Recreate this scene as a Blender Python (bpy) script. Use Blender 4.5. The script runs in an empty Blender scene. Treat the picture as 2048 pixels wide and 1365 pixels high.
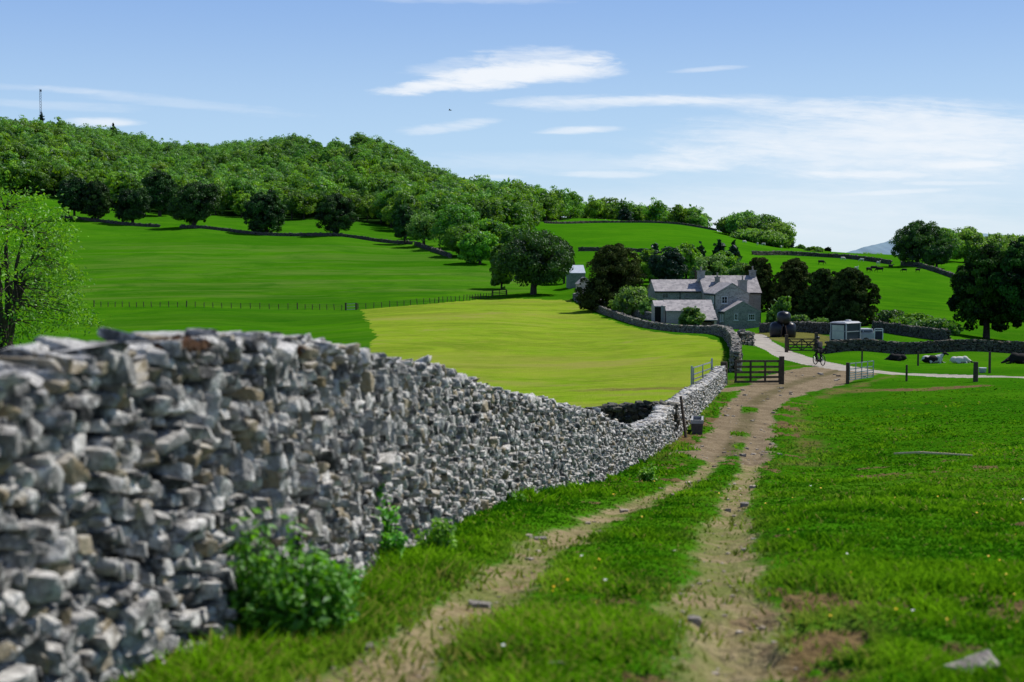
import bpy, math, random
import numpy as np
from mathutils import Vector, Matrix

scene = bpy.context.scene
COL = scene.collection
rng = np.random.default_rng(7)
random.seed(7)

# ------------------------------------------------------------------ camera model (eye at the world origin, looking along +Y)
FPX = 2048.0 / 36.0 * 50.0
PITCH = math.atan(162.5 / FPX)

def ray(px, py):
    dx = (px - 1024.0) / FPX; dy = (682.5 - py) / FPX
    return dx, math.cos(PITCH) + dy * math.sin(PITCH), -math.sin(PITCH) + dy * math.cos(PITCH)

def at(px, py, Y):
    x, y, z = ray(px, py)
    return Vector((x / y * Y, Y, z / y * Y))

def azx(px, Y):                 # world x of a picture column at depth Y near eye level
    return (px - 1024.0) / FPX * Y * 1.0

cam_data = bpy.data.cameras.new('camera'); cam = bpy.data.objects.new('camera', cam_data); COL.objects.link(cam)
cam_data.lens = 50; cam_data.sensor_width = 36; cam_data.clip_start = 0.05; cam_data.clip_end = 60000
cam.rotation_euler = (math.pi / 2 - PITCH, 0, 0)
cam_data.dof.use_dof = True; cam_data.dof.focus_distance = 95; cam_data.dof.aperture_fstop = 2.2
scene.camera = cam

# ------------------------------------------------------------------ noise
def _h(ix, iy, seed):
    n = (ix.astype(np.int64) * 374761393 + iy.astype(np.int64) * 668265263 + seed * 974634777) & 0xFFFFFFFF
    n = ((n ^ (n >> 13)) * 1274126177) & 0xFFFFFFFF
    return ((n ^ (n >> 16)) & 0xFFFF) / 65535.0

def vnoise(x, y, seed=0):
    x = np.asarray(x, float); y = np.asarray(y, float)
    ix = np.floor(x); iy = np.floor(y); fx = x - ix; fy = y - iy
    fx = fx * fx * (3 - 2 * fx); fy = fy * fy * (3 - 2 * fy)
    a = _h(ix, iy, seed); b = _h(ix + 1, iy, seed); c = _h(ix, iy + 1, seed); d = _h(ix + 1, iy + 1, seed)
    return (a * (1 - fx) + b * fx) * (1 - fy) + (c * (1 - fx) + d * fx) * fy

def fbm(x, y, seed=0, octs=4):
    s = 0; a = 0.5
    for k in range(octs):
        s = s + a * vnoise(x * 2 ** k, y * 2 ** k, seed + k * 17); a *= 0.5
    return s

def sstep(a, b, x):
    t = np.clip((x - a) / (b - a), 0, 1); return t * t * (3 - 2 * t)

# ------------------------------------------------------------------ terrain: thin-plate surface over (azimuth, log distance)
CPW = []
for _px in (-900, -300, 300, 1000, 1700, 2400, 3000):
    for _Y, _z in ((1.0, -1.66), (3, -1.75), (7, -1.95), (12, -2.45), (20, -3.4), (30, -4.7), (42, -5.7), (56, -6.3), (72, -6.72)):
        CPW.append((azx(_px, _Y), _Y, _z))
CPX = [(1600,717,100),(1720,740,86),(1960,755,80),(2200,757,80),(1870,727,105),(1800,709,118),(2100,712,118),(1640,708,118),(1570,703,120),(1565,673,140),
 (1700,686,128),(1510,677,135),(1465,692,115),(1440,670,140),(1350,664,160),(1250,643,195),(1150,600,262),(1470,658,200),(1330,646,188),
 (1200,700,117),(900,740,90),(1000,650,170),(1000,611,245),(740,640,195),(722,618,255),(400,690,134),(400,640,210),(200,614,262),(600,616,262),
 (0,650,190),(0,612,265),(-300,640,200),(0,436,520),(60,434,522),(985,591,290),(1067,589,285),
 (400,560,330),(400,500,410),(400,455,490),(100,560,340),(100,490,430),(150,434,522),(-250,440,530),(680,467,478),(700,560,325),(700,510,400),(830,492,440),
 (900,530,370),(980,572,312),(300,426,582),(500,436,570),(750,452,540),(880,480,460),
 (650,294,950),(90,305,1100),(-200,318,1100),(250,303,1080),(400,322,1000),(520,312,980),(745,304,930),(850,370,880),(950,407,850),(1050,425,800),
 (1140,436,760),(300,372,780),(600,372,750),(900,425,660),(1050,440,620),(1200,440,800),(1300,450,790),(1400,464,770),
 (1100,447,620),(1250,446,645),(1360,450,650),(1440,464,640),(1590,500,560),(1150,502,430),(1300,506,420),(1450,512,410),(1550,507,480),(1520,511,460),
 (1700,518,470),(1790,531,430),(1900,560,365),(1750,592,290),(1880,642,206),(1600,575,290),(1400,590,258),(2000,590,330),(1850,527,430),(1950,520,520),
 (2100,540,500),(2300,600,300),(1985,688,150),(1930,684,136),(2200,690,145),(1200,560,300),(1120,572,320),(1500,480,700),(1480,472,640)]
for _p in CPX:
    CPW.append(tuple(at(*_p)))
for _px in (-900, -200, 300, 800, 1300, 1800, 2400, 3000):
    CPW.append((azx(_px, 2600), 2600, -10)); CPW.append((azx(_px, 1500), 1500, 40 if _px < 1000 else -5)); CPW.append((azx(_px, 12000), 12000, -30))
for _px in (-900, 3000):
    for _Y, _z in ((130, -8), (260, -7), (500, 8 if _px < 0 else 2)):
        CPW.append((azx(_px, _Y), _Y, _z))
_cp = np.array(CPW)
KA = 6.0
def _uv(x, y):
    x = np.asarray(x, float); y = np.asarray(y, float)
    a = np.clip(np.arctan2(x, y), -0.62, 0.62)
    return a * KA, np.log(np.maximum(np.hypot(x, y), 0.6))
_cu, _cv = _uv(_cp[:, 0], _cp[:, 1])
def _k(r2):
    return 0.5 * r2 * np.log(r2 + 1e-12)
_n = len(_cp)
_A = np.zeros((_n + 3, _n + 3)); _A[:_n, :_n] = _k((_cu[:, None] - _cu[None]) ** 2 + (_cv[:, None] - _cv[None]) ** 2)
_A[:_n, :_n] += np.eye(_n) * 2e-4
_P = np.stack([np.ones(_n), _cu, _cv], 1); _A[:_n, _n:] = _P; _A[_n:, :_n] = _P.T
# weight: fit z / distance-scale so that near and far errors matter alike in the picture
_W = np.linalg.solve(_A, np.concatenate([_cp[:, 2], np.zeros(3)]))
def zt(x, y):
    x = np.asarray(x, float); y = np.asarray(y, float); shp = np.broadcast(x, y).shape
    u, v = _uv(np.broadcast_to(x, shp).ravel(), np.broadcast_to(y, shp).ravel())
    out = np.empty(len(u))
    for i in range(0, len(u), 40000):
        uu = u[i:i + 40000]; vv = v[i:i + 40000]
        out[i:i + 40000] = _k((uu[:, None] - _cu) ** 2 + (vv[:, None] - _cv) ** 2) @ _W[:_n] + _W[_n] + _W[_n + 1] * uu + _W[_n + 2] * vv
    return out.reshape(shp)
def zs(x, y):
    return float(zt(np.array([x]), np.array([y]))[0])
_LAD = np.exp(np.linspace(math.log(3), math.log(1600), 1500))
def hit(px, py, lo=3.0, hi=1600.0):
    """first point of the terrain seen along a picture ray"""
    x, y, z = ray(px, py); Y = _LAD[(_LAD >= lo) & (_LAD <= hi)]
    d = Y * (z / y) - zt(Y * (x / y), Y)
    k = np.where(d < 0)[0]
    k = k[0] if len(k) else len(Y) - 1
    Yk = Y[k] if k == 0 else Y[k - 1] + (Y[k] - Y[k - 1]) * d[k - 1] / (d[k - 1] - d[k] + 1e-9)
    return Vector((x / y * Yk, Yk, zs(x / y * Yk, Yk)))
def foot(px, Y):
    x = azx(px, Y); return Vector((x, Y, zs(x, Y)))
def py_of(p):
    c = math.cos(PITCH); s = math.sin(PITCH)
    fwd = p[1] * c - p[2] * s; up = p[1] * s + p[2] * c
    return 682.5 - up / fwd * FPX
def px_of(p):
    return 1024 + p[0] / (p[1] * math.cos(PITCH) - p[2] * math.sin(PITCH)) * FPX

# ------------------------------------------------------------------ objects
def tag(o, label=None, cat=None, group=None, kind=None):
    if label: o['label'] = label
    if cat: o['category'] = cat
    if group: o['group'] = group
    if kind: o['kind'] = kind
    return o
def link(name, me, parent=None, loc=None):
    o = bpy.data.objects.new(name, me); COL.objects.link(o)
    if parent is not None: o.parent = parent
    if loc is not None: o.location = loc
    return o
def empty(name, loc, rz=0.0):
    o = bpy.data.objects.new(name, None); COL.objects.link(o); o.location = loc; o.rotation_euler = (0, 0, rz); o.empty_display_size = 0.2
    return o
def mesh_np(name, V, F, mats, attrs=None, smooth=False, midx=None):
    """F: list of integer arrays (n,k), each array of one polygon size"""
    me = bpy.data.meshes.new(name); V = np.asarray(V, np.float32)
    if not isinstance(F, (list, tuple)): F = [F]
    F = [np.asarray(f, np.int32) for f in F if len(f)]
    me.vertices.add(len(V)); me.vertices.foreach_set('co', V.ravel())
    tot = sum(f.size for f in F); np_ = sum(len(f) for f in F)
    me.loops.add(tot); me.loops.foreach_set('vertex_index', np.concatenate([f.ravel() for f in F]))
    me.polygons.add(np_)
    ls = []; c = 0
    for f in F:
        ls.append(np.arange(len(f), dtype=np.int32) * f.shape[1] + c); c += f.size
    me.polygons.foreach_set('loop_start', np.concatenate(ls))
    if midx is not None: me.polygons.foreach_set('material_index', np.asarray(midx, np.int32))
    for m in (mats if isinstance(mats, (list, tuple)) else [mats]): me.materials.append(m)
    me.update(calc_edges=True)
    me.polygons.foreach_set('use_smooth', np.full(np_, bool(smooth)))
    for k, a in (attrs or {}).items():
        at_ = me.attributes.new(k, 'FLOAT', 'POINT'); at_.data.foreach_set('value', np.asarray(a, np.float32))
    me.validate(); me.update()
    return me

class MB:
    """collects simple solids, built as ONE mesh"""
    def __init__(s): s.V = []; s.F = []
    def add(s, v, f):
        o = len(s.V); s.V += [tuple(p) for p in v]; s.F += [tuple(i + o for i in q) for q in f]; return s
    def hexa(s, p):          # 4 bottom then 4 top corners, counter-clockwise
        return s.add(p, [(3, 2, 1, 0), (4, 5, 6, 7), (0, 1, 5, 4), (1, 2, 6, 5), (2, 3, 7, 6), (3, 0, 4, 7)])
    def box(s, c, d, rz=0, rx=0, ry=0):
        M = Matrix.Translation(c) @ Matrix.Rotation(rz, 4, 'Z') @ Matrix.Rotation(ry, 4, 'Y') @ Matrix.Rotation(rx, 4, 'X')
        x, y, z = d[0] / 2, d[1] / 2, d[2] / 2
        return s.hexa([M @ Vector(q) for q in ((-x,-y,-z),(x,-y,-z),(x,y,-z),(-x,y,-z),(-x,-y,z),(x,-y,z),(x,y,z),(-x,y,z))])
    def bar(s, a, b, w, h=None):
        a = Vector(a); b = Vector(b); h = h or w; t = (b - a).normalized()
        u = t.cross(Vector((0, 0, 1)));
        if u.length < 1e-3: u = Vector((1, 0, 0))
        u.normalize(); n = u.cross(t).normalized()
        q = lambda c: [c - u * w / 2 - n * h / 2, c + u * w / 2 - n * h / 2, c + u * w / 2 + n * h / 2, c - u * w / 2 + n * h / 2]
        return s.hexa(q(a) + q(b))
    def tube(s, pts, rad, n=8, cap=True):
        pts = [Vector(p) for p in pts]
        if not isinstance(rad, (list, tuple)): rad = [rad] * len(pts)
        V = []; F = []; u = None
        for i, p in enumerate(pts):
            t = (pts[min(i + 1, len(pts) - 1)] - pts[max(i - 1, 0)]).normalized()
            if u is None: u = t.orthogonal().normalized()
            u = (u - t * u.dot(t)).normalized(); w = t.cross(u)
            for k in range(n):
                a = 2 * math.pi * k / n; V.append(p + (u * math.cos(a) + w * math.sin(a)) * rad[i])
        for i in range(len(pts) - 1):
            for k in range(n):
                F.append((i * n + k, i * n + (k + 1) % n, (i + 1) * n + (k + 1) % n, (i + 1) * n + k))
        if cap: F.append(tuple(range(n - 1, -1, -1))); F.append(tuple((len(pts) - 1) * n + k for k in range(n)))
        return s.add(V, F)
    def ring(s, c, axis, R, r, n=24, m=6):
        axis = Vector(axis).normalized(); u = axis.orthogonal().normalized(); w = axis.cross(u); c = Vector(c); V = []; F = []
        for i in range(n):
            a = 2 * math.pi * i / n; d = u * math.cos(a) + w * math.sin(a)
            for j in range(m):
                b = 2 * math.pi * j / m; V.append(c + d * (R + r * math.cos(b)) + axis * r * math.sin(b))
        for i in range(n):
            for j in range(m):
                F.append((i * m + j, ((i + 1) % n) * m + j, ((i + 1) % n) * m + (j + 1) % m, i * m + (j + 1) % m))
        return s.add(V, F)
    def lathe(s, prof, c=(0, 0, 0), n=20):
        c = Vector(c); V = []; F = []
        for r, z in prof:
            for k in range(n):
                a = 2 * math.pi * k / n; V.append(c + Vector((r * math.cos(a), r * math.sin(a), z)))
        for i in range(len(prof) - 1):
            for k in range(n): F.append((i * n + k, i * n + (k + 1) % n, (i + 1) * n + (k + 1) % n, (i + 1) * n + k))
        F.append(tuple(range(n - 1, -1, -1))); F.append(tuple((len(prof) - 1) * n + k for k in range(n)))
        return s.add(V, F)
    def prism(s, poly, a, b):    # polygon given as 3D points, extruded by vector b-a
        d = Vector(b) - Vector(a); n = len(poly); P = [Vector(p) for p in poly]
        return s.add(P + [p + d for p in P], [tuple(range(n - 1, -1, -1)), tuple(range(n, 2 * n))] + [(i, (i + 1) % n, n + (i + 1) % n, n + i) for i in range(n)])
    def build(s, name, mat, parent=None, smooth=False, bevel=0.0, loc=None):
        me = bpy.data.meshes.new(name); me.from_pydata(s.V, [], s.F); me.materials.append(mat)
        if smooth: me.polygons.foreach_set('use_smooth', [True] * len(me.polygons))
        me.update()
        import bmesh
        bm = bmesh.new(); bm.from_mesh(me); bmesh.ops.recalc_face_normals(bm, faces=bm.faces); bm.to_mesh(me); bm.free()
        o = link(name, me, parent, loc)
        if bevel:
            m = o.modifiers.new('bevel', 'BEVEL'); m.width = bevel; m.segments = 2; m.limit_method = 'ANGLE'
        return o

# ------------------------------------------------------------------ node helpers
class G:
    def __init__(s, nt): s.nt = nt; nt.nodes.clear()
    def n(s, t, **kw):
        nd = s.nt.nodes.new(t)
        for k, v in kw.items(): setattr(nd, k, v)
        return nd
    def put(s, sock, v):
        if v is None: return
        if hasattr(v, 'is_output') or isinstance(v, bpy.types.NodeSocket): s.nt.links.new(v, sock)
        else:
            if sock.type == 'RGBA' and len(v) == 3: v = (*v, 1)
            sock.default_value = v
    def math(s, op, a, b=None, c=None, clamp=False):
        nd = s.n('ShaderNodeMath', operation=op, use_clamp=clamp)
        for i, v in enumerate((a, b, c)): s.put(nd.inputs[i], v)
        return nd.outputs[0]
    def vmath(s, op, a, b=None):
        nd = s.n('ShaderNodeVectorMath', operation=op); s.put(nd.inputs[0], a); s.put(nd.inputs[1], b); return nd.outputs[0]
    def mix(s, f, a, b, mode='MIX'):
        nd = s.n('ShaderNodeMix', data_type='RGBA', blend_type=mode); s.put(nd.inputs[0], f); s.put(nd.inputs[6], a); s.put(nd.inputs[7], b); return nd.outputs[2]
    def noise(s, vec, scale, detail=3, rough=0.55, dist=0.0):
        nd = s.n('ShaderNodeTexNoise'); s.put(nd.inputs['Vector'], vec); nd.inputs['Scale'].default_value = scale
        nd.inputs['Detail'].default_value = detail; nd.inputs['Roughness'].default_value = rough; nd.inputs['Distortion'].default_value = dist
        return nd.outputs[0]
    def rng(s, v, a, b, c=0.0, d=1.0, smooth=True):
        nd = s.n('ShaderNodeMapRange', interpolation_type='SMOOTHSTEP' if smooth else 'LINEAR'); s.put(nd.inputs[0], v)
        for i, q in enumerate((a, b, c, d)): s.put(nd.inputs[i + 1], q)
        return nd.outputs[0]
    def attr(s, name): return s.n('ShaderNodeAttribute', attribute_name=name).outputs['Fac']
    def pos(s): return s.n('ShaderNodeNewGeometry').outputs['Position']
    def obj(s): return s.n('ShaderNodeTexCoord').outputs['Object']
    def bump(s, h, strength=0.5, dist=0.05):
        nd = s.n('ShaderNodeBump'); nd.inputs['Strength'].default_value = strength; nd.inputs['Distance'].default_value = dist; s.put(nd.inputs['Height'], h); return nd.outputs[0]
    def out(s, sh): s.nt.links.new(sh, s.n('ShaderNodeOutputMaterial').inputs[0])
    def bsdf(s, col, rough=0.8, normal=None, metal=0.0, spec=0.3):
        nd = s.n('ShaderNodeBsdfPrincipled'); s.put(nd.inputs['Base Color'], col); s.put(nd.inputs['Roughness'], rough); s.put(nd.inputs['Normal'], normal)
        nd.inputs['Metallic'].default_value = metal; nd.inputs['Specular IOR Level'].default_value = spec
        return nd.outputs[0]
def new_mat(name):
    m = bpy.data.materials.new(name); m.use_nodes = True; return m, G(m.node_tree)

def plain(name, c1, c2=None, scale=6.0, rough=0.7, metal=0.0, bump=0.0, spec=0.3):
    m, g = new_mat(name); p = g.obj(); c2 = c2 or tuple(v * 0.6 for v in c1)
    nz = g.noise(p, scale, 4); nf = g.noise(p, scale * 7, 3)
    col = g.mix(g.rng(nz, 0.3, 0.7), c1, c2); col = g.mix(g.math('MULTIPLY', nf, 0.35), col, tuple(v * 0.5 for v in c2))
    g.out(g.bsdf(col, rough, g.bump(nf, bump, 0.02) if bump else None, metal, spec)); return m

def foliage(name, dark, light, trans=0.3, haze=0.0, vary=0.4, sheen=0.03):
    m, g = new_mat(name); t = g.attr('tint'); p = g.pos()
    n1 = g.noise(p, 0.35, 2)
    info = g.n('ShaderNodeObjectInfo')
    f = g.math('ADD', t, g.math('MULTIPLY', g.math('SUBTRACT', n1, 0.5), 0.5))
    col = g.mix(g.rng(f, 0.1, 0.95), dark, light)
    hs = g.n('ShaderNodeHueSaturation'); g.put(hs.inputs['Color'], col)
    wn = g.n('ShaderNodeTexWhiteNoise', noise_dimensions='1D'); g.put(wn.inputs['W'], info.outputs['Random'])
    g.put(hs.inputs['Hue'], g.math('ADD', g.math('MULTIPLY', info.outputs['Random'], 0.05), 0.47))
    g.put(hs.inputs['Value'], g.math('ADD', g.math('MULTIPLY', wn.outputs['Value'], vary), 1.0 - vary * 0.5))
    col = hs.outputs[0]
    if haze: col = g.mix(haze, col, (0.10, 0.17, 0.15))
    d = g.n('ShaderNodeBsdfDiffuse'); g.put(d.inputs[0], col)
    tr = g.n('ShaderNodeBsdfTranslucent'); g.put(tr.inputs[0], g.mix(0.5, col, (light[0] * 1.4, light[1] * 1.4, light[2] * 0.6)))
    gl = g.n('ShaderNodeBsdfGlossy'); gl.inputs['Roughness'].default_value = 0.5; gl.inputs[0].default_value = (0.9, 0.95, 1, 1)
    mx = g.n('ShaderNodeMixShader'); mx.inputs[0].default_value = trans; g.nt.links.new(d.outputs[0], mx.inputs[1]); g.nt.links.new(tr.outputs[0], mx.inputs[2])
    m2 = g.n('ShaderNodeMixShader'); m2.inputs[0].default_value = sheen; g.nt.links.new(mx.outputs[0], m2.inputs[1]); g.nt.links.new(gl.outputs[0], m2.inputs[2])
    g.out(m2.outputs[0]); return m
# ------------------------------------------------------------------ light and sky
SUN_AZ, SUN_EL = math.radians(60), math.radians(54)      # azimuth from +Y towards +X
sd = bpy.data.lights.new('sun', 'SUN'); sd.energy = 5.0; sd.angle = math.radians(0.5); sd.color = (1.0, 0.955, 0.88)
sun = bpy.data.objects.new('sun', sd); COL.objects.link(sun)
_s = Vector((math.sin(SUN_AZ) * math.cos(SUN_EL), math.cos(SUN_AZ) * math.cos(SUN_EL), math.sin(SUN_EL)))
sun.rotation_euler = (-_s).to_track_quat('-Z', 'Y').to_euler(); sun.location = (20, -5, 40)

W = bpy.data.worlds.new('World'); scene.world = W; W.use_nodes = True
g = G(W.node_tree)
sky = g.n('ShaderNodeTexSky', sky_type='NISHITA'); sky.sun_disc = False; sky.sun_elevation = SUN_EL; sky.sun_rotation = SUN_AZ
sky.altitude = 50; sky.air_density = 1.0; sky.dust_density = 0.6; sky.ozone_density = 1.6
STR = 0.1
dirn = g.n('ShaderNodeTexCoord').outputs['Generated']
sx = g.n('ShaderNodeSeparateXYZ'); g.put(sx.inputs[0], dirn)
yy = g.math('MAXIMUM', sx.outputs[1], 0.03)
U = g.math('DIVIDE', sx.outputs[0], yy); Vv = g.math('DIVIDE', sx.outputs[2], yy)
cmb = g.n('ShaderNodeCombineXYZ'); g.put(cmb.inputs[0], g.math('MULTIPLY', U, 10.0)); g.put(cmb.inputs[1], g.math('ADD', g.math('MULTIPLY', Vv, 95.0), g.math('MULTIPLY', U, 6.0)))
nz = g.noise(cmb.outputs[0], 1.0, 8, 0.62, 0.6)
cmb2 = g.n('ShaderNodeCombineXYZ'); g.put(cmb2.inputs[0], g.math('MULTIPLY', U, 45.0)); g.put(cmb2.inputs[1], g.math('MULTIPLY', Vv, 190.0))
nz2 = g.noise(cmb2.outputs[0], 1.0, 6, 0.65, 0.5)
NN = g.math('ADD', g.math('MULTIPLY', g.math('SUBTRACT', nz, 0.5), 1.7), g.math('MULTIPLY', g.math('SUBTRACT', nz2, 0.5), 0.9))
def cloud(px, py, hw, hh, amp, tilt=0.0, soft=0.9, ns=0.9):
    u0 = (px - 1024) / FPX; v0 = (520 - py) / FPX; a = hw / FPX; b = hh / FPX
    du = g.math('SUBTRACT', U, u0); dv = g.math('SUBTRACT', g.math('SUBTRACT', Vv, v0), g.math('MULTIPLY', du, tilt))
    q = g.math('ADD', g.math('POWER', g.math('ABSOLUTE', g.math('DIVIDE', du, a)), 2.0), g.math('POWER', g.math('ABSOLUTE', g.math('DIVIDE', dv, b)), 2.0))
    q = g.math('SUBTRACT', q, g.math('MULTIPLY', NN, ns))
    return g.rng(q, 1.0 - soft, 1.0, amp, 0.0)
CL = [cloud(1010,156,232,30,0.97,0.10,0.95,1.15), cloud(1080,122,150,30,0.6,-0.02,1.2,1.35), cloud(850,178,110,18,0.85,0.08,1.1,1.5), cloud(900,140,120,22,0.35,0.14,1.3,1.6), cloud(1150,150,120,22,0.8,0.05,1.1,1.0),
      cloud(1750,285,480,88,0.66,0.0,1.3,1.0), cloud(1620,222,330,26,0.4,-0.06,1.2,1.2), cloud(1420,318,190,30,0.6,0.05,1.1,1.0), cloud(1900,270,300,70,0.5,-0.12,1.2,0.8),
      cloud(1162,262,105,10,0.75,0.03,1.1,0.9), cloud(890,258,120,16,0.5,0.12,1.1,1.2), cloud(1170,212,140,16,0.42,0.05,1.1,1.2),
      cloud(1420,205,200,9,0.5,-0.02,1.2,1.2), cloud(1410,143,105,7,0.4,0.07,1.1,1.2), cloud(1730,350,150,10,0.7,0.0,1.1,1.1),
      cloud(1950,330,110,8,0.65,0.04,1.1,1.0), cloud(1800,385,160,6,0.45,0.05,1.1,1.0), cloud(1900,368,120,6,0.45,0.0,1.1,1.0),
      cloud(205,248,95,13,0.7,0.0,1.1,0.9), cloud(330,205,340,14,0.22,-0.10,1.2,1.2), cloud(60,180,260,10,0.26,-0.06,1.2,1.2), cloud(140,215,230,12,0.22,-0.05,1.2,1.2),
      cloud(1220,350,120,9,0.45,0.0,1.1,1.0), cloud(990,355,90,7,0.4,0.0,1.1,1.0), cloud(900,5,260,12,0.25,-0.02,1.2,1.2), cloud(1500,420,620,60,0.45,0.0,1.3,0.5), cloud(1850,320,700,130,0.42,0.0,1.4,0.45), cloud(1800,470,600,50,0.35,0.0,1.3,0.5), cloud(1150,330,420,30,0.25,0.0,1.3,1.0), cloud(1290,205,160,12,0.45,0.0,1.2,1.3), cloud(1120,205,150,14,0.45,0.04,1.2,1.3)]
tot = CL[0]
for c in CL[1:]:
    tot = g.math('SUBTRACT', 1.0, g.math('MULTIPLY', g.math('SUBTRACT', 1.0, tot), g.math('SUBTRACT', 1.0, c)))
front = g.rng(sx.outputs[1], 0.2, 0.6)
tot = g.math('MULTIPLY', tot, front)
# deep blue overhead paling to a milky blue at the horizon, laid over the physical sky
el = g.math('MULTIPLY', g.math('ARCSINE', sx.outputs[2]), 57.2958)
gr = g.mix(g.rng(el, -1.0, 4.5), (0.70, 0.85, 0.95), (0.49, 0.71, 0.955))
gr = g.mix(g.rng(el, 3.0, 12.0), gr, (0.255, 0.445, 0.84)); gr = g.mix(g.rng(el, 11.5, 32.0), gr, (0.085, 0.155, 0.36))  # unseen zenith darkened further to cut the sky's fill light
gr = g.mix(1.0, gr, (1 / STR, 1 / STR, 1 / STR), 'MULTIPLY')
base = g.mix(0.85, sky.outputs[0], gr)
colr = g.mix(g.math('MULTIPLY', tot, 0.93), base, (0.93 / STR, 0.96 / STR, 1.0 / STR))
bg = g.n('ShaderNodeBackground'); g.put(bg.inputs[0], colr); bg.inputs[1].default_value = STR
g.nt.links.new(bg.outputs[0], g.n('ShaderNodeOutputWorld').inputs[0])

scene.render.engine = 'CYCLES'
scene.view_settings.view_transform = 'Standard'; scene.view_settings.look = 'None'; scene.view_settings.exposure = 0; scene.view_settings.gamma = 1
scene.cycles.use_denoising = True; scene.cycles.max_bounces = 6; scene.cycles.diffuse_bounces = 2; scene.cycles.transmission_bounces = 4
scene.cycles.sample_clamp_indirect = 4.0
# ------------------------------------------------------------------ where things lie (world polylines found on the terrain)
def pl(pts): return [hit(*p) for p in pts]
def seg_dist(X, Y, P, widths=None):
    """distance to a polyline minus its (interpolated) half width"""
    d = np.full(X.shape, 1e9)
    for i in range(len(P) - 1):
        ax, ay = P[i][0], P[i][1]; bx, by = P[i + 1][0] - ax, P[i + 1][1] - ay
        t = np.clip(((X - ax) * bx + (Y - ay) * by) / (bx * bx + by * by + 1e-9), 0, 1)
        w = 0 if widths is None else widths[i] * (1 - t) + widths[i + 1] * t
        d = np.minimum(d, np.hypot(X - ax - t * bx, Y - ay - t * by) - w)
    return d
def in_poly(X, Y, P):
    c = np.zeros(X.shape, bool); n = len(P)
    for i in range(n):
        x1, y1 = P[i][0], P[i][1]; x2, y2 = P[(i + 1) % n][0], P[(i + 1) % n][1]
        if y1 == y2: continue
        k = ((y1 > Y) != (y2 > Y)) & (X < (x2 - x1) * (Y - y1) / (y2 - y1) + x1); c ^= k
    return c

# the near wall: base column, base row, top row, depth
NW = [(-420,0,800,4.3),(-150,0,775,5.1),(-40,0,758,5.5),(45,0,756,5.85),(60,0,722,5.9),(140,0,706,6.15),(200,0,692,6.35),(275,0,703,6.6),(310,0,686,6.75),(400,0,678,7.2),(450,0,676,7.5),
      (520,0,678,8.0),(600,0,684,8.8),(680,0,700,10.0),(720,0,712,10.9),(790,0,728,12.6),(860,0,733,14.6),(900,0,752,15.8),(980,0,782,19.2),(1080,0,800,23.5),(1150,0,818,27.5),(1190,0,826,29.8),(1215,0,842,31.2),
      (1240,0,850,33.0),(1270,0,858,35.5),(1285,0,850,37.0),(1320,0,838,41.0),(1333,0,815,43.0),(1360,0,800,47.5),(1382,0,782,53),(1410,0,768,60),(1436,0,745,68),(1447,0,733,72)]
NWP = [(azx(px, Y), Y, at(px, pt, Y).z) for px, pb, pt, Y in NW]
# farm track ruts, lane
RL = pl([(520,1480),(640,1420),(760,1345),(830,1290),(900,1235),(970,1180),(1060,1110),(1150,1060),(1250,1010),(1340,978),(1395,953),(1430,918),(1450,880)])
RR = pl([(1450,1480),(1452,1400),(1448,1300),(1440,1200),(1446,1100),(1462,1020),(1478,975),(1500,940),(1505,905),(1505,870)])
TW = pl([(1455,915),(1475,880),(1490,845),(1500,815),(1530,790),(1570,772),(1620,757),(1668,744),(1690,737)])
TWw = [1.0,1.05,1.0,0.95,1.15,1.6,2.2,2.4,2.0]
SPUR = pl([(1360,905),(1410,905),(1460,915)])
GATEW = pl([(1440,782),(1490,776),(1560,772)])
LANE = pl([(1478,665),(1512,680),(1535,692),(1570,707),(1610,720),(1650,730),(1720,740),(1850,749),(1960,753),(2120,757),(2300,759)])
LANEw = [1.4,1.45,1.5,1.5,1.5,1.5,1.45,1.25,1.1,1.05,1.0]
LANE2 = pl([(1165,598),(1172,602),(1186,606)])
YARD = pl([(1500,668),(1540,667),(1590,676),(1640,688),(1720,690)])
HAYTRK = pl([(1150,782),(1250,779),(1340,778),(1390,776)])
HAY = pl([(722,619),(790,614),(860,608),(930,602),(985,597),(1060,598),(1140,600),(1160,612),(1200,632),(1250,650),(1300,662),(1340,668),(1400,672),(1430,680),(1448,700),(1455,730)]) \
    + [Vector(p) for p in NWP[:12:-1]] + [Vector((-6, 12, 0)), Vector((-14, 60, 0))] + pl([(700,712),(742,690),(748,672),(738,650)])
WOOD = [Vector((azx(px, Y), Y, 0)) for px, Y in ((-700,620),(-200,590),(120,585),(300,582),(500,566),(650,560),(760,545),(830,500),(880,470),(960,440),(1050,480),(1060,600),(1140,690),(1150,800),
        (1300,775),(1400,760),(1420,900),(1300,1100),(900,1250),(300,1500),(-400,1500),(-900,1300))]

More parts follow.
